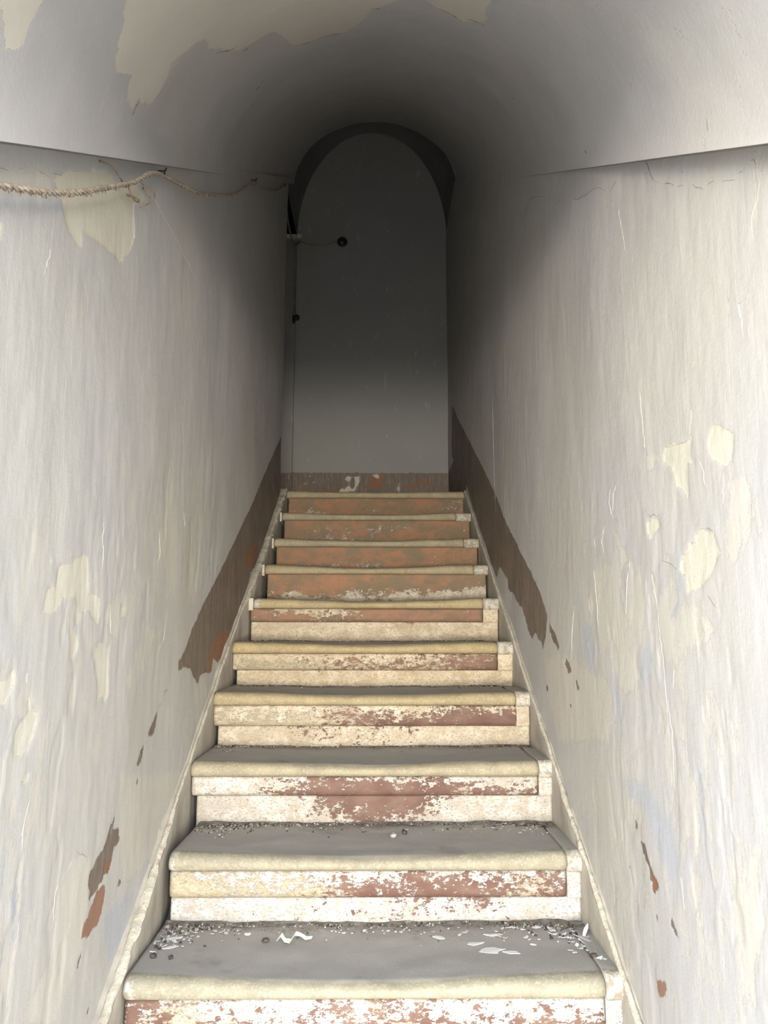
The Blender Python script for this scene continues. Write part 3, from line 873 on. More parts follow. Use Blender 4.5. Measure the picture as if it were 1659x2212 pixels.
def tabval(rows, u, v):
    """rows indexed by v in 0..len-1, columns by u in 0..1"""
    A = np.array(rows, float)
    cu = np.clip(u, 0, 1) * (A.shape[1] - 1); cv = np.clip(v, 0, 1) * (A.shape[0] - 1)
    i = np.clip(np.floor(cu).astype(int), 0, A.shape[1] - 2); j = np.clip(np.floor(cv).astype(int), 0, max(A.shape[0] - 2, 0))
    fu = cu - i; fv = cv - j; j1 = np.minimum(j + 1, A.shape[0] - 1)
    return (A[j, i] * (1 - fu) + A[j, i + 1] * fu) * (1 - fv) + (A[j1, i] * (1 - fu) + A[j1, i + 1] * fu) * fv


def closed_cols(P):
    """collapse first and last column so that the swept shape is capped"""
    c0 = P[0].mean(0); c1 = P[-1].mean(0)
    return np.concatenate([np.repeat(c0[None, None], P.shape[1], 1), P, np.repeat(c1[None, None], P.shape[1], 1)], 0)


def pad(a): return np.concatenate([a[:1], a, a[-1:]], 0)


TREADS = []


def make_step(i, vis=True):
    """i counted from 1 at the bottom of the picture; i <= 0 are the steps below it"""
    if i >= 1:
        xl, xn, xr, zt = STEPS[i - 1]
    else:
        xl, xn, xr, zt = -.505, .468, .500, .008 + (i - 1) * .166
    zprev = STEPS[i - 2][3] if i >= 2 else zt - .166
    y = (i - 1) * RUN
    st = link('step', None, None, staircase)
    orange_amt = 0. if i <= 4 else min(1., (i - 4) / 3)
    warm_lit = {1: 0., 2: .05, 3: .3, 4: .8, 5: 1., 6: .9, 7: .6, 8: .4, 9: .4, 10: .6}.get(i, 0.)  # how much warm light is painted into each step's colours
    # tread slab
    nose = [(.035, -.043), (.006, -.043), (-.001, -.040), (-.006, -.034), (-.0085, -.026), (-.008, -.018), (-.004, -.010), (.002, -.005), (.010, -.0015), (.018, 0.)]
    deep = RUN + .03 if i < 10 else .42
    prof = nose + [(dy, 0.) for dy in np.linspace(.026, deep, 24)] + [(deep, -.04)]
    pr = np.array(prof)
    nx = 130
    xs = np.linspace(xl, xn, nx)
    Xg = np.repeat(xs[:, None], len(pr), 1)
    dy = np.repeat(pr[None, :, 0], nx, 0); dz = np.repeat(pr[None, :, 1], nx, 0)
    topw = np.clip((dz + .040) / .035, 0, 1)
    u = (Xg - xl) / (xn - xl)
    sag = (np.sin(np.pi * np.clip(u, 0, 1)) ** 1.3) * (.0105 if i < 10 else .006) * (.8 + .4 * vnoise(Xg * 3, Xg * 0 + i, 4))
    dep = np.clip(1.25 - dy / .30, .25, 1)
    Z = zt + dz - sag * topw * dep + fbm(Xg * 9, dy * 14 + i * 7, 90 + i, 4) * .006 * topw
    chip = np.clip(vnoise(Xg * 26, Xg * 0 + i * 3.3, 8) - .80, 0, 1) * .02 * np.clip((dz + .045) / .02, 0, 1) * (dy < .02)
    Yy = y + dy + chip + fbm(Xg * 8, dz * 40 + i, 120 + i, 3) * .004 * (dy < .03)
    endr = np.clip(1 - np.minimum(u, 1 - u) * (xn - xl) / .012, 0, 1) ** 2
    Yy = Yy + endr * .008 * (dy < .03); Z = Z - endr * .004 * topw
    c_ = np.sin(np.pi * np.clip(u, 0, 1))
    dust = dy - (.027 - .016 * c_ + .010 * fbm(Xg * 7, Xg * 0 + i, 5, 3))
    if i >= 7: dust = dust - .012
    pla = np.full(Xg.shape, -.05)
    if i in (1, 2): pla = np.minimum(.022 - (Xg - xl), .020 - dy) * .8
    if i == 6: pla = np.minimum(.03 - (Xg - xl), .035 - dy) * .6
    P = np.stack([Xg, Yy, Z], -1)
    me = grid_mesh('tread_slab', closed_cols(P), {'dust': np.clip(pad(dust), -.06, .06), 'plaster': np.clip(pad(pla), -.05, .05), 'warm_light': np.full(pad(pla).shape, warm_lit), 'foot': np.clip(pad(.035 - (RUN - dy)) if i < 10 else pad(dy * 0 - .1), -.15, .1)})
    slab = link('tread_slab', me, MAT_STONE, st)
    TREADS.append((i, slab))
    # risers
    z1 = zt - .043; z0 = zprev - .012
    h = z1 - z0
    frac = FOOT.get(i, .45)
    tab = W.get(i, W[1]); stn = ST.get(i, (.0,) * 9)
    rl, rr = xl, xr
    if i >= 7: rl, rr = xl + .012, xr - .006
    if i == 6: rl, rr = -.505, xr

    def riser(name, xa, xb, za, zb, proud, rowsel, roundb, seed):
        nx_ = int((xb - xa) / .0065) + 2; nz = max(8, int((zb - za) / .005))
        prof_ = [(.04, zb), (.012, zb - .0005)] + [(0, zb - .001 - (zb - za - .002) * t) for t in np.linspace(0, 1, nz)] + [(.02, za), (.04, za)]
        p_ = np.array(prof_); xs_ = np.linspace(xa, xb, nx_)
        X_ = np.repeat(xs_[:, None], len(p_), 1); o_ = np.repeat(p_[None, :, 0], nx_, 0); Z_ = np.repeat(p_[None, :, 1], nx_, 0)
        t = np.clip((zb - Z_) / (zb - za), 0, 1)
        face = (o_ < .005)
        bul = roundb * (np.clip((t - .72) / .28, 0, 1) ** 2 + .5 * np.clip((.15 - t) / .15, 0, 1) ** 2) * .010
        uu = (X_ - xa) / (xb - xa)
        er = np.clip(1 - np.minimum(uu, 1 - uu) * (xb - xa) / .010, 0, 1) ** 2 * .006 * roundb
        Y_ = y + .010 - proud + o_ + bul + er + face * (fbm(X_ * 10, Z_ * 14, seed, 4) * .006)
        uw = (X_ - xl) / (xr - xl)
        wv = tabval([tab[r] for r in rowsel], uw, t) + fbm(X_ * 12, Z_ * 16, seed + 3, 3) * .25
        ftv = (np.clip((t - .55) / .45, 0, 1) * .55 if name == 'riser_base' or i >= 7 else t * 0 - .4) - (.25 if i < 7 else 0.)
        if i >= 7: wv = wv + .13
        sv = tabval([stn], uw, t * 0) * (1 if proud > .003 else .5)
        P_ = np.stack([X_, Y_, Z_], -1)
        me_ = grid_mesh(name, closed_cols(P_), {'white': pad(wv), 'stone': pad(sv), 'orange_amt': np.full(pad(wv).shape, orange_amt), 'foot': pad(ftv), 'warm_light': np.full(pad(wv).shape, warm_lit)}, flip=True)
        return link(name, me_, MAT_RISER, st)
    if i <= 6:
        zb_ = z1 - h * frac
        riser('riser_band', rl + .002, xn - .002 if i in (1, 2, 3, 5, 6) else xn + .006, zb_, z1, .005, (0, 1), 1, 200 + i)
        riser('riser_base', rl + .006 + (.012 if i in (3, 4, 5) else 0), xr, z0, zb_ + .0005, -.004, (2, 3), 0, 230 + i)
        if i in (2, 3, 4, 5, 6, 1):
            # plaster made good beside the band
            xs2 = (xn, xr)
            fl = riser('plaster_filler', xs2[0], xs2[1], zb_ - .001, z1, .0035, (2, 2), 0, 260 + i)
    else:
        riser('riser_face', rl, rr, z0, z1, .004, (0, 1, 2, 3), .3, 200 + i)
    # plaster block that finishes the nosing on the right
    if i < 10:
        ys_ = [(.035, -.046), (.002, -.046), (-.003, -.038), (-.005, -.024), (-.002, -.010), (.006, -.002), (.018, .001)] + [(v, .001) for v in np.linspace(.05, RUN, 8)] + [(RUN, -.04)]
        p_ = np.array(ys_); xs_ = np.linspace(xn + .0015, xr + .004, 9)
        X_ = np.repeat(xs_[:, None], len(p_), 1); D = np.repeat(p_[None, :, 0], 9, 0); Z_ = np.repeat(p_[None, :, 1], 9, 0)
        P_ = np.stack([X_, y + D + fbm(X_ * 40, Z_ * 40 + i, 300 + i, 3) * .006 * (D < .03), zt + Z_ + fbm(X_ * 30, D * 30 + i, 310 + i, 3) * .005 * (Z_ > -.02)], -1)
        d_ = np.clip(D - .03, -.06, .06)
        me_ = grid_mesh('nosing_filler', closed_cols(P_), {'dust': pad(d_), 'plaster': pad(np.clip(.020 - D, -.05, .03) + (.0 if i < 7 else -.02)), 'warm_light': np.full(pad(d_).shape, warm_lit), 'foot': np.clip(pad(.06 - (RUN - D)), -.15, .1)})
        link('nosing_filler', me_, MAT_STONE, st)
    if i in (6, 7, 8, 9):   # narrow plaster strip beside the slab on the left
        v, f = box_vf(-.520, xl - .002, y + .004, y + RUN, zt - .05, zt - .002)
        me_ = mesh('edge_strip', v, f)
        link('edge_strip', me_, MAT_FILLET, st)
    return st


for i in range(-2, N_STEPS + 1):
    make_step(i)

# ---------------------------------------------------------------- sloping plaster skirtings with their mortar bead
def skirting(n, side):
    ys = np.linspace(-.95, Y_LAND + .03, 420)
    if side > 0:
        face = np.interp(ys, [-1, 3], [.499, .503]) + 0 * ys; wallx = XR + .012
    else:
        face = np.interp(ys, [-1, .2, .45, 1.35, 1.55, 3], [-.506, -.506, -.519, -.519, -.502, -.500]); wallx = XL - .012
    top = SLOPE * ys + .004 + fbm(ys * 5, ys * 0 + side, 400, 3) * .018 + fbm(ys * 40, ys * 0, 402, 3) * .006
    top = np.minimum(top, LANDING + .01)
    face = face + side * (fbm(ys * 20, ys * 0, 404, 3) * .004)
    prof = [(0, -.26), (0, -.15), (0, -.05), (0, -.012), (.15, -.003), (.6, .002), (1, .004)]
    P = np.zeros((len(ys), len(prof), 3))
    for j, (t, dz) in enumerate(prof):
        P[:, j, 0] = face + (wallx - face) * t + side * fbm(ys * 14, ys * 0 + j, 410, 3) * .003 * (t == 0)
        P[:, j, 1] = ys; P[:, j, 2] = top + dz
    tr = link('trim_%d' % n, grid_mesh('trim_%d' % n, P, {}, flip=(side > 0)), MAT_SKIRT, kind='structure')
    # lumpy bead
    m_ = 700
    yy = np.linspace(-.95, Y_LAND, m_)
    fx = np.interp(yy, ys, face); tz = np.interp(yy, ys, top)
    wx = XR - .003 if side > 0 else XL + .003
    seg = 9
    V = np.zeros((m_, seg, 3))
    wid = np.abs(wx - fx) * .62
    for kx in range(seg):
        a = 2 * math.pi * kx / seg
        r1 = wid * (.85 + 1.0 * fbm(yy * 30, yy * 0 + kx * .8, 420, 4))
        r2 = .0068 * (1 + 1.6 * fbm(yy * 22, yy * 0 + kx * .8 + 9, 421, 4))
        V[:, kx, 0] = (fx + wx) / 2 - side * .001 + r1 * math.cos(a)
        V[:, kx, 1] = yy + (a * 0)
        V[:, kx, 2] = tz - .002 + r2 * math.sin(a) + .0
    V = np.concatenate([V, V[:, :1]], 1)
    link('mortar_bead', grid_mesh('mortar_bead', V, {}), MAT_FILLET, tr)
    return tr


skirting(1, -1)
skirting(2, 1)

# ---------------------------------------------------------------- electric cable along the left wall
MAT_CABLE = simple('dusty_cable', (.19, .155, .12), (.33, .29, .24), 55, .9, .002)
MAT_BAKE = simple('dark_bakelite', (.012, .010, .009), (.025, .02, .018), 30, .4, .001, .5)
MAT_WIRE = simple('old_wire', (.12, .09, .065), (.24, .195, .145), 60, .8)


def top(o, label, cat, group=None):
    o['label'] = label; o['category'] = cat
    if group: o['group'] = group
    return o


A = [(-.505, y, z) for y, z in pts('-1.150,1.000 -0.940,1.150 -0.728,1.274 -0.652,1.316 -0.579,1.357 -0.477,1.419 -0.378,1.488 -0.281,1.556 -0.180,1.629 -0.091,1.706 -0.029,1.743')]
A[-1] = (-.512, -.029 + .045, 1.770)
A += [(-.505, .182, 1.846), (-.502, .330, 1.919), (-.500, .564, 2.057), (-.500, .858, 2.242), (-.502, 1.081, 2.410), (-.515, 1.310, 2.570),
      (-.512, 1.469, 2.647), (-.510, 1.743, 2.802), (-.512, 2.030, 2.990), (-.522, 2.330, 3.200)]
B = [(-.540, 2.50, 3.27), (-.552, 2.85, 3.235), (-.56, 3.25, 3.34), (-.556, 3.594, 3.548)]
D1 = [(-.556, 3.594, 3.548), (-.50, 3.600, 3.528), (-.43, 3.602, 3.520), (-.35, 3.602, 3.530), (-.285, 3.598, 3.550)]
D2 = [(-.556, 3.594, 3.548), (-.590, 3.597, 3.52), (-.598, 3.597, 3.46), (-.594, 3.598, 3.20), (-.592, 3.598, 2.97)]
cable = link('electric_cable', None, None)
top(cable, 'frayed twisted electric cable slung in loops along the left wall under the vault', 'cable')


def twisted(path, r, off, turns, name='strand'):
    sp = smooth_path(path, 26)
    L = [0]
    for a, b in zip(sp[:-1], sp[1:]): L.append(L[-1] + (b - a).length)
    for ph in (0, math.pi):
        q = []; rr = []
        for i_, p in enumerate(sp):
            t = (sp[min(i_ + 1, len(sp) - 1)] - sp[max(i_ - 1, 0)]).normalized()
            a = t.cross(Vector((0, 0, 1)))
            a = a.normalized() if a.length > .05 else Vector((1, 0, 0))
            b = t.cross(a)
            g = L[i_] * turns * 2 * math.pi + ph
            q.append(p + (a * math.cos(g) + b * math.sin(g)) * off)
            rr.append(r * RNG.uniform(.8, 1.25))
        v, f = tube_vf(q, rr, 7)
        link(name, mesh(name, v, f, True), MAT_CABLE, cable)


twisted(A, .0027, .0027, 26)
twisted(A[-1:] + B, .0035, .0035, 20)
twisted(D1, .0030, .0028, 18)
twisted(D2, .0034, .0032, 18)
# frayed bits of the cloth covering
L = []
spA = smooth_path(A, 30)
for n_ in range(120):
    p = RNG.choice(spA[70:]) if n_ % 3 else RNG.choice(spA[:290])
    q = p + Vector((RNG.uniform(-.002, .004), RNG.uniform(-.003, .003), -.005))
    L.append(tube_vf([p, q, q + Vector((RNG.uniform(-.002, .002), RNG.uniform(-.004, .004), RNG.uniform(-.006, -.001)))], [.0022, .0016, .0008], 4))
v, f = join_vf(L)
link('frayed_cloth', mesh('frayed_cloth', v, f), MAT_WIRE, cable, kind='stuff')
for (hy, hz, hx) in ((.016, 1.776, -.516), (1.31, 2.578, -.518), (2.34, 3.208, -.526)):
    v, f = tube_vf([(XL - .01, hy, hz + .004), (hx + .012, hy, hz + .004), (hx + .014, hy, hz + .012)], .0022, 7)
    v2_, f2_ = tube_vf([(hx + .010, hy - .006, hz - .006), (hx + .012, hy, hz + .008), (hx + .008, hy + .006, hz - .005)], .0016, 6)
    v, f = join_vf([(v, f), (v2_, f2_)])
    link('cable_nail', mesh('cable_nail', v, f, True), MAT_BAKE, cable)

# loose wire ends poking out of the wall by the cable
for lab, pth in (('short stiff wire end sticking up out of the left wall above the cable', [(-.535, -.312, 1.588), (-.512, -.299, 1.583), (-.508, -.272, 1.580), (-.508, -.235, 1.583)]),
                 ('curled wire loop hanging just under the cable on the left wall', [(-.512, -.213, 1.603), (-.508, -.204, 1.588), (-.507, -.180, 1.586), (-.509, -.150, 1.600), (-.512, -.14, 1.612), (-.535, -.148, 1.618)]),
                 ('thin bent wire curving down from the cable beside the peeled patch', [(-.513, -.128, 1.660), (-.508, -.100, 1.656), (-.508, -.072, 1.648), (-.535, -.060, 1.640)]),
                 ('small wire tail below the first cable nail', [(-.535, -.05, 1.694), (-.510, -.048, 1.688), (-.509, -.038, 1.674)])):
    v, f = tube_vf(smooth_path(pth, 6), .0019, 6)
    top(link('wire_end', mesh('wire_end', v, f, True), MAT_WIRE), lab, 'wire', 'loose wire ends on the left wall')


def lathe(name, prof, seg=28, axis='y', loc=(0, 0, 0)):
    V = []; F = []
    for r, h in prof:
        for k_ in range(seg):
            a = 2 * math.pi * k_ / seg
            V.append((loc[0] + r * math.cos(a), loc[1] - h, loc[2] + r * math.sin(a)))
    for i_ in range(len(prof) - 1):
        for k_ in range(seg):
            k2 = (k_ + 1) % seg
            F.append((i_ * seg + k_, (i_ + 1) * seg + k_, (i_ + 1) * seg + k2, i_ * seg + k2))
    F.append(tuple(range(seg))); F.append(tuple((len(prof) - 1) * seg + k_ for k_ in range(seg))[::-1])
    return mesh(name, V, F, True)


jb = link('junction_box', None, None)
top(jb, 'dark round junction box on the back wall above the landing', 'junction box')
link('base', lathe('base', [(.038, -.012), (.038, .006), (.035, .010)], loc=(-.251, Y_BACK, 3.556)), MAT_BAKE, jb)
link('cover', lathe('cover', [(.033, .010), (.031, .022), (.024, .030), (.010, .034), (.004, .0345)], loc=(-.251, Y_BACK, 3.556)), MAT_BAKE, jb)
v, f = tube_vf([(-.292, Y_BACK - .010, 3.553), (-.280, Y_BACK - .012, 3.554)], .007, 10)
link('cable_gland', mesh('cable_gland', v, f, True), MAT_BAKE, jb)
sw = link('light_switch', None, None)
top(sw, 'small dark light switch at the end of the cable hanging down the back wall', 'switch')
link('base', lathe('base', [(.024, -.012), (.024, .006), (.021, .010)], 24, loc=(-.578, Y_BACK, 2.965)), MAT_BAKE, sw)
link('cover', lathe('cover', [(.020, .010), (.018, .020), (.010, .026), (.003, .027)], 24, loc=(-.578, Y_BACK, 2.965)), MAT_BAKE, sw)
v, f = tube_vf([(-.578, Y_BACK - .026, 2.965), (-.578, Y_BACK - .040, 2.958)], [.0045, .003], 8)
link('lever', mesh('lever', v, f, True), MAT_BAKE, sw)
v, f = box_vf(-.604, -.588, Y_BACK - .022, Y_BACK + .012, 2.925, 2.975)
link('cable_cleat', mesh('cable_cleat', v, f), MAT_BAKE, sw)

# ---------------------------------------------------------------- litter on the treads
MAT_FLAKE = simple('paint_flake', (.68, .68, .67), (.80, .79, .77), 40, .7)
MAT_FLAKE2 = simple('paint_flake_aged', (.48, .46, .43), (.60, .58, .55), 40, .8)
MAT_PEBBLE = simple('pebble', (.035, .03, .026), (.09, .08, .07), 60, .8)
MAT_PEBBLE2 = simple('pale_pebble', (.24, .23, .21), (.40, .385, .36), 60, .7)
MAT_DARKGRIT = simple('dark_grit', (.03, .024, .018), (.09, .07, .055), 90)
MAT_CRUMB = simple('plaster_crumb', (.34, .32, .28), (.54, .52, .48), 60)
MAT_DUST = simple('heaped_dust', (.10, .085, .07), (.24, .215, .185), 60)
bpy.context.view_layer.update()
slabs = dict(TREADS)


def tread_z(i, x, y):
    x_ = min(max(x, STEPS[i - 1][0] + .004), STEPS[i - 1][1] - .004)
    ok, loc, nrm_, idx = slabs[i].ray_cast(Vector((x_, y, 5)), Vector((0, 0, -1)))
    return loc.z if ok and abs(loc.z - STEPS[i - 1][3]) < .06 else STEPS[i - 1][3]


def flake_mesh(a, b, curl, rnd):
    n = rnd.choice((7, 8, 9, 10, 11))
    ring = []
    for k_ in range(n):
        t = 2 * math.pi * k_ / n + rnd.uniform(-.2, .2)
        r = rnd.uniform(.55, 1.1)
        ring.append((a * r * math.cos(t), b * r * math.sin(t)))
    hz = lambda x, y: curl * ((x / a) ** 2) * a * .5 + curl * .3 * (y / b) * b
    V = [(0, 0, .0009)] + [(x, y, hz(x, y) + .0009) for x, y in ring] + [(x * .98, y * .98, hz(x, y)) for x, y in ring] + [(0, 0, -.0001)]
    F = []
    for k_ in range(n):
        k2 = (k_ + 1) % n
        F.append((0, 1 + k_, 1 + k2)); F.append((1 + k_, 1 + n + k_, 1 + n + k2, 1 + k2)); F.append((2 * n + 1, 1 + n + k2, 1 + n + k_))
    return mesh('paint_flake', V, F)


def put(o, i, x, y, lift=0., rz=None, tilt=(0, 0)):
    o.location = (x, y, tread_z(i, x, y) + lift)
    o.rotation_euler = (tilt[0], tilt[1], RNG.uniform(0, 6.28) if rz is None else rz)
    return o


def flake(i, x, y, a, b, lab, group=None, curl=.25, rz=None, tilt=(0, 0), mat=None, lift=.0006):
    o = link('paint_flake', flake_mesh(a, b, curl, RNG), mat or MAT_FLAKE)
    top(o, lab, 'paint flake', group)
    return put(o, i, x, y, lift, rz, tilt)


def stone(i, x, y, r, lab, group=None, mat=None):
    n = 6
    V = [(0, 0, -r * .55)]; F = []
    rings = 4; seg = 8
    for a in range(1, rings):
        ph = math.pi * a / rings
        for k_ in range(seg):
            t = 2 * math.pi * k_ / seg
            rr = r * RNG.uniform(.82, 1.12)
            V.append((rr * math.sin(ph) * math.cos(t) * 1.2, rr * math.sin(ph) * math.sin(t), -rr * math.cos(ph) * .7))
    V.append((0, 0, r * .75))
    for k_ in range(seg):
        k2 = (k_ + 1) % seg
        F.append((0, 1 + k2, 1 + k_))
        for a in range(rings - 2):
            F.append((1 + a * seg + k_, 1 + a * seg + k2, 1 + (a + 1) * seg + k2, 1 + (a + 1) * seg + k_))
        F.append((len(V) - 1, 1 + (rings - 2) * seg + k_, 1 + (rings - 2) * seg + k2))
    o = link('pebble', mesh('pebble', V, F, r > .004), mat or MAT_PEBBLE)
    top(o, lab, 'pebble', group)
    return put(o, i, x, y, r * .5)


# singled-out pieces
zig = [(-.038, -.002, .002), (-.030, .006, .010), (-.020, -.007, .003), (-.008, -.009, .002), (.002, .008, .012), (.014, .012, .008), (.026, .005, .003), (.040, .003, .005)]
V = []; F = []
for j, (x, y, z) in enumerate(zig):
    w_ = (.004, .007, .006, .008, .007, .0045, .005, .003)[j]
    V += [(x, y - w_, z), (x + .002, y + w_, z + .003), (x, y - w_, z - .001), (x + .002, y + w_, z + .002)]
for j in range(len(zig) - 1):
    a = j * 4; F += [(a, a + 4, a + 5, a + 1), (a + 2, a + 3, a + 7, a + 6), (a, a + 2, a + 6, a + 4), (a + 1, a + 5, a + 7, a + 3)]
F += [(0, 1, 3, 2), (28, 30, 31, 29)]
o = link('paint_flake', mesh('paint_flake', V, F), MAT_FLAKE)
top(o, 'long crumpled white curl of paint, left of centre on the lowest tread', 'paint flake')
put(o, 1, -.182, .200, .002, 0)
flake(1, .257, .140, .034, .015, 'broad flat white flake, largest in the litter right of centre on the lowest tread', curl=.10, rz=.1)
flake(1, .225, .175, .022, .010, 'pale oblong flake lying behind the broad flat white flake on the lowest tread', curl=.15, rz=.2)
flake(1, .300, .128, .024, .009, 'long white flake touching the front right of the broad flat flake', curl=.12, rz=-.15)
flake(1, .150, .212, .021, .009, 'tapering white flake lying alone right of the middle of the lowest tread', curl=.22, rz=-.5)
flake(1, .485, .215, .024, .006, 'thin white sliver propped up against the right skirting on the lowest tread', curl=.05, rz=.9, tilt=(0, -.7), lift=.012)
flake(1, .478, .185, .030, .0055, 'long grey sliver lying under the propped white sliver at the right skirting', curl=.05, rz=-.6, tilt=(0, .15), mat=MAT_FLAKE2, lift=.004)
flake(1, .270, .218, .026, .007, 'narrow white flake lying against the riser foot right of the middle of the lowest tread', curl=.15, rz=.05)
flake(1, -.455, .205, .022, .010, 'bright curled flake at the riser foot in the left corner of the lowest tread', curl=.3, rz=.2)
flake(1, -.448, .150, .020, .009, 'pale flake nearest the left skirting on the lowest tread', curl=.2, rz=.5)
flake(1, -.290, .232, .009, .008, 'round white blob of paint by the left part of the second riser', curl=.4)
stone(2, .050, .462, .0095, 'larger grey-white pebble right of the middle of the second tread', mat=MAT_PEBBLE2)
stone(2, .080, .492, .0080, 'dark pebble just behind the grey-white pebble on the second tread')
stone(1, -.470, .100, .0080, 'dark pebble nearest the left skirting on the lowest tread')
stone(1, -.432, .095, .0060, 'small black pebble right of the left skirting on the lowest tread')
stone(1, -.245, .195, .0080, 'dark pebble left of the long crumpled paint curl')
stone(1, .470, .098, .0070, 'dark pebble near the right skirting on the lowest tread')
# counted litter, by place
gl, gr, gm, g2 = 'paint flakes in the left corner', 'paint flakes in the right corner', 'paint flakes in the middle', 'paint flakes on the second tread'
for n_ in range(34):
    x = -.49 + abs(RNG.gauss(0, .085)); y = .262 - abs(RNG.gauss(0, .045)) - max(0, (-.40 - x)) * .9
    s_ = RNG.uniform(.0025, .0085)
    big = 'larger' if s_ > .006 else 'small'
    wh_ = 'hard against the riser foot' if y > .235 else ('beside the left skirting' if x < -.43 else 'lying out on the open dust')
    flake(1, x, min(y, .268), s_, s_ * RNG.uniform(.4, .8), '%s white flake %s, left corner of the lowest tread' % (big, wh_), gl, RNG.uniform(.1, .6), tilt=(RNG.uniform(-.3, .3), RNG.uniform(-.3, .3)), mat=RNG.choice((MAT_FLAKE, MAT_FLAKE2)), lift=.002)
for n_ in range(64):
    x = .492 - abs(RNG.gauss(0, .105)); y = .264 - abs(RNG.gauss(0, .040)) - max(0, x - .40) * RNG.uniform(.3, 2.0)
    s_ = RNG.uniform(.0028, .011)
    big = 'larger' if s_ > .0075 else ('small' if s_ > .005 else 'tiny')
    wh_ = 'hard against the riser foot' if y > .235 else ('beside the right skirting' if x > .43 else 'lying out on the open dust')
    flake(1, x, min(max(y, .03), .268), s_, s_ * RNG.uniform(.35, .8), '%s white flake %s, right corner of the lowest tread' % (big, wh_), gr, RNG.uniform(.1, .6), tilt=(RNG.uniform(-.3, .3), RNG.uniform(-.3, .3)), mat=RNG.choice((MAT_FLAKE, MAT_FLAKE, MAT_FLAKE2)), lift=.002)
for n_ in range(22):
    x = RNG.uniform(-.12, .22); y = .266 - abs(RNG.gauss(0, .022)); s_ = RNG.uniform(.002, .006)
    flake(1, x, y, s_, s_ * .6, 'tiny white flake by the riser foot, %s of the lowest tread' % ('just left of the middle' if x < .05 else 'just right of the middle'), gm, lift=.001)
for n_ in range(30):
    x = RNG.uniform(-.49, .49) if n_ % 2 else .49 - abs(RNG.gauss(0, .09)); y = .29 + .262 - abs(RNG.gauss(0, .03)) - max(0, x - .38) * .6; s_ = RNG.uniform(.002, .0055)
    flake(2, x, y, s_, s_ * .6, 'tiny pale flake at the back of the second tread, %s' % ('right end' if x > .25 else 'left end' if x < -.25 else 'middle'), g2, lift=.001, mat=RNG.choice((MAT_FLAKE, MAT_FLAKE2)))
for n_ in range(20):
    right = n_ % 2
    x = .49 - abs(RNG.gauss(0, .07)) if right else -.48 + abs(RNG.gauss(0, .08)); y = .25 - abs(RNG.gauss(0, .05)); r_ = RNG.uniform(.002, .0045)
    stone(1, x, y, r_, 'small dark pebble in the %s corner of the lowest tread' % ('right' if right else 'left'), 'small pebbles in the %s corner of the lowest tread' % ('right' if right else 'left'))
for n_ in range(18):
    x = RNG.uniform(-.47, .47); y = .29 + .25 - abs(RNG.gauss(0, .035)); r_ = RNG.uniform(.0018, .0035)
    stone(2, x, y, r_, 'small dark pebble at the back of the second tread, %s' % ('right end' if x > .2 else 'left end' if x < -.2 else 'middle'), 'small pebbles on the second tread')


def crumbs(i, n, x0, x1, ymean, spread, rmin, rmax, mat, name, lab, corner=0):
    V = []; F = []
    zt = {}
    for _ in range(n):
        x = RNG.uniform(x0, x1)
        if corner and RNG.random() < corner: x = (x1 - abs(RNG.gauss(0, .10))) if RNG.random() < .55 else (x0 + abs(RNG.gauss(0, .09)))
        dense = .25 + 1.1 * max(0., 1 - min(x1 - x, x - x0) / .16) + 1.6 * max(0., float(fbm(np.array(x * 12.), np.array(i * 5.), 777, 2)))
        y = ymean - abs(RNG.gauss(0, spread)) * dense - (RNG.random() * .10 if RNG.random() < .06 else 0)
        r = rmin + (rmax - rmin) * RNG.random() ** 3
        key = (round(x, 2), round(y, 2))
        if key not in zt: zt[key] = tread_z(i, x, y)
        z = zt[key] + r * .3
        b = len(V)
        for dx, dy_, dz_ in ((1, 0, -.3), (-.6, .8, -.3), (-.5, -.9, -.3), (.1, .1, .8)):
            V.append((x + dx * r * RNG.uniform(.6, 1.3), y + dy_ * r * RNG.uniform(.6, 1.3), z + dz_ * r * RNG.uniform(.5, 1.1)))
        F += [(b, b + 1, b + 3), (b + 1, b + 2, b + 3), (b + 2, b, b + 3), (b, b + 2, b + 1)]
    o = link(name, mesh(name, V, F), mat, kind='stuff')
    top(o, lab, 'debris')


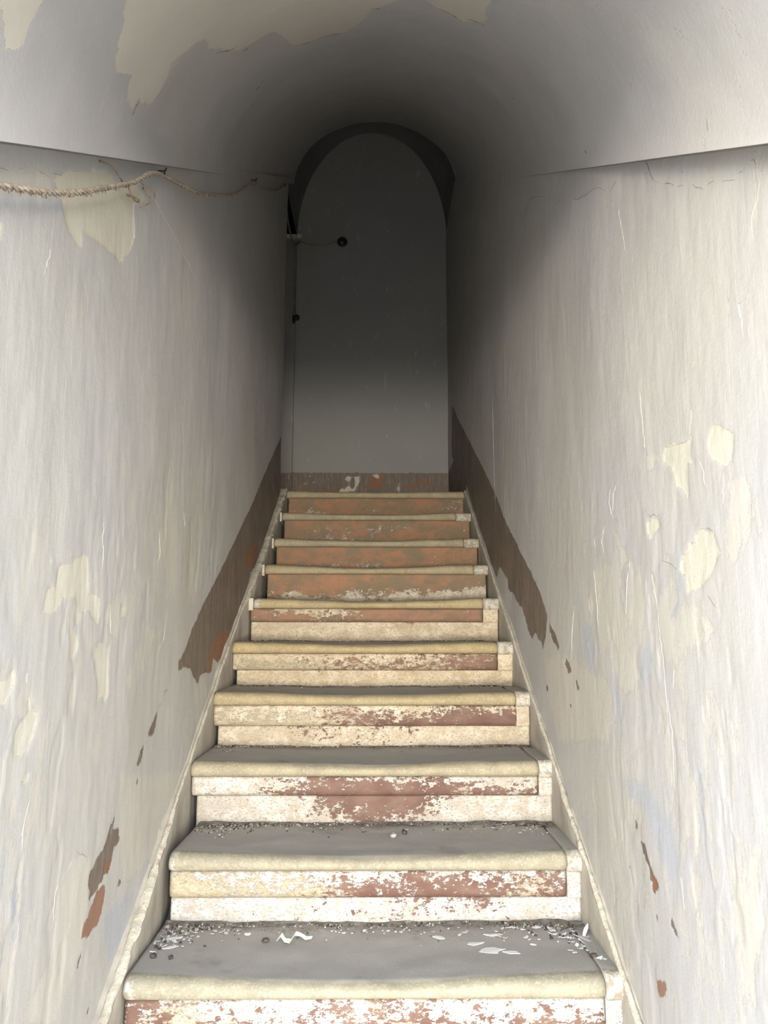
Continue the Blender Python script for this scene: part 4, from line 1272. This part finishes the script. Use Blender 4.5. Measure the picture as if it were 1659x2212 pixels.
ORD = ['lowest', 'second', 'third', 'fourth', 'fifth', 'sixth', 'seventh', 'eighth', 'ninth']
for i in range(1, 10):
    sc = (1.0, .9, .55, .45, .35, .3, .2, .2, .2)[i - 1]
    yb = i * RUN + .008
    crumbs(i, int(1150 * sc), STEPS[i - 1][0] + .01, STEPS[i - 1][2] - .008, yb, .030 if i < 3 else .012, .0008, .0050 if i < 4 else .0050, MAT_DARKGRIT, 'grit', 'dark grit along the back of the %s tread' % ORD[i - 1], .5)
    if i < 7:
        crumbs(i, int(1050 * sc), STEPS[i - 1][0] + .01, STEPS[i - 1][2] - .008, yb, .034 if i < 3 else .010, .0006, .0042, MAT_CRUMB, 'plaster_crumbs', 'pale plaster crumbs at the foot of the riser behind the %s tread' % ORD[i - 1], .6)

# low dust heaped against each riser foot
for i in range(1, 7):
    xa, xb = STEPS[i - 1][0] + .004, STEPS[i - 1][2] - .002
    xs = np.linspace(xa, xb, 140); prof = np.array([(-1, -.3), (-.8, .02), (-.5, .22), (-.2, .65), (0, 1.), (.15, .6), (.2, -.5)])
    wid = (.030 if i < 3 else .014) * (1 + 1.3 * fbm(xs * 9, xs * 0 + i, 500, 4)) * (1 + 1.2 * np.exp(-((xs - xb) / .07) ** 2) + .8 * np.exp(-((xs - xa) / .07) ** 2))
    hgt = (.0045 if i < 3 else .004) * (1 + 1.3 * fbm(xs * 16, xs * 0 + i, 501, 4))
    P = np.zeros((140, 7, 3))
    zc = np.array([tread_z(i, x, i * RUN - .02) for x in xs])
    for j, (a, b) in enumerate(prof):
        P[:, j, 0] = xs; P[:, j, 1] = i * RUN + .012 + np.where(a < 0, a * wid, a * .02) + fbm(xs * 60, xs * 0 + j, 503 + i, 2) * .004
        P[:, j, 2] = zc + b * hgt + fbm(xs * 50, xs * 0 + j * 3, 520 + i, 3) * .003
    o = link('dust_heap', grid_mesh('dust_heap', P, {}, smooth=False), MAT_DUST, kind='stuff')
    top(o, 'grey dust heaped against the foot of the riser behind the %s tread' % ORD[i - 1], 'dust')
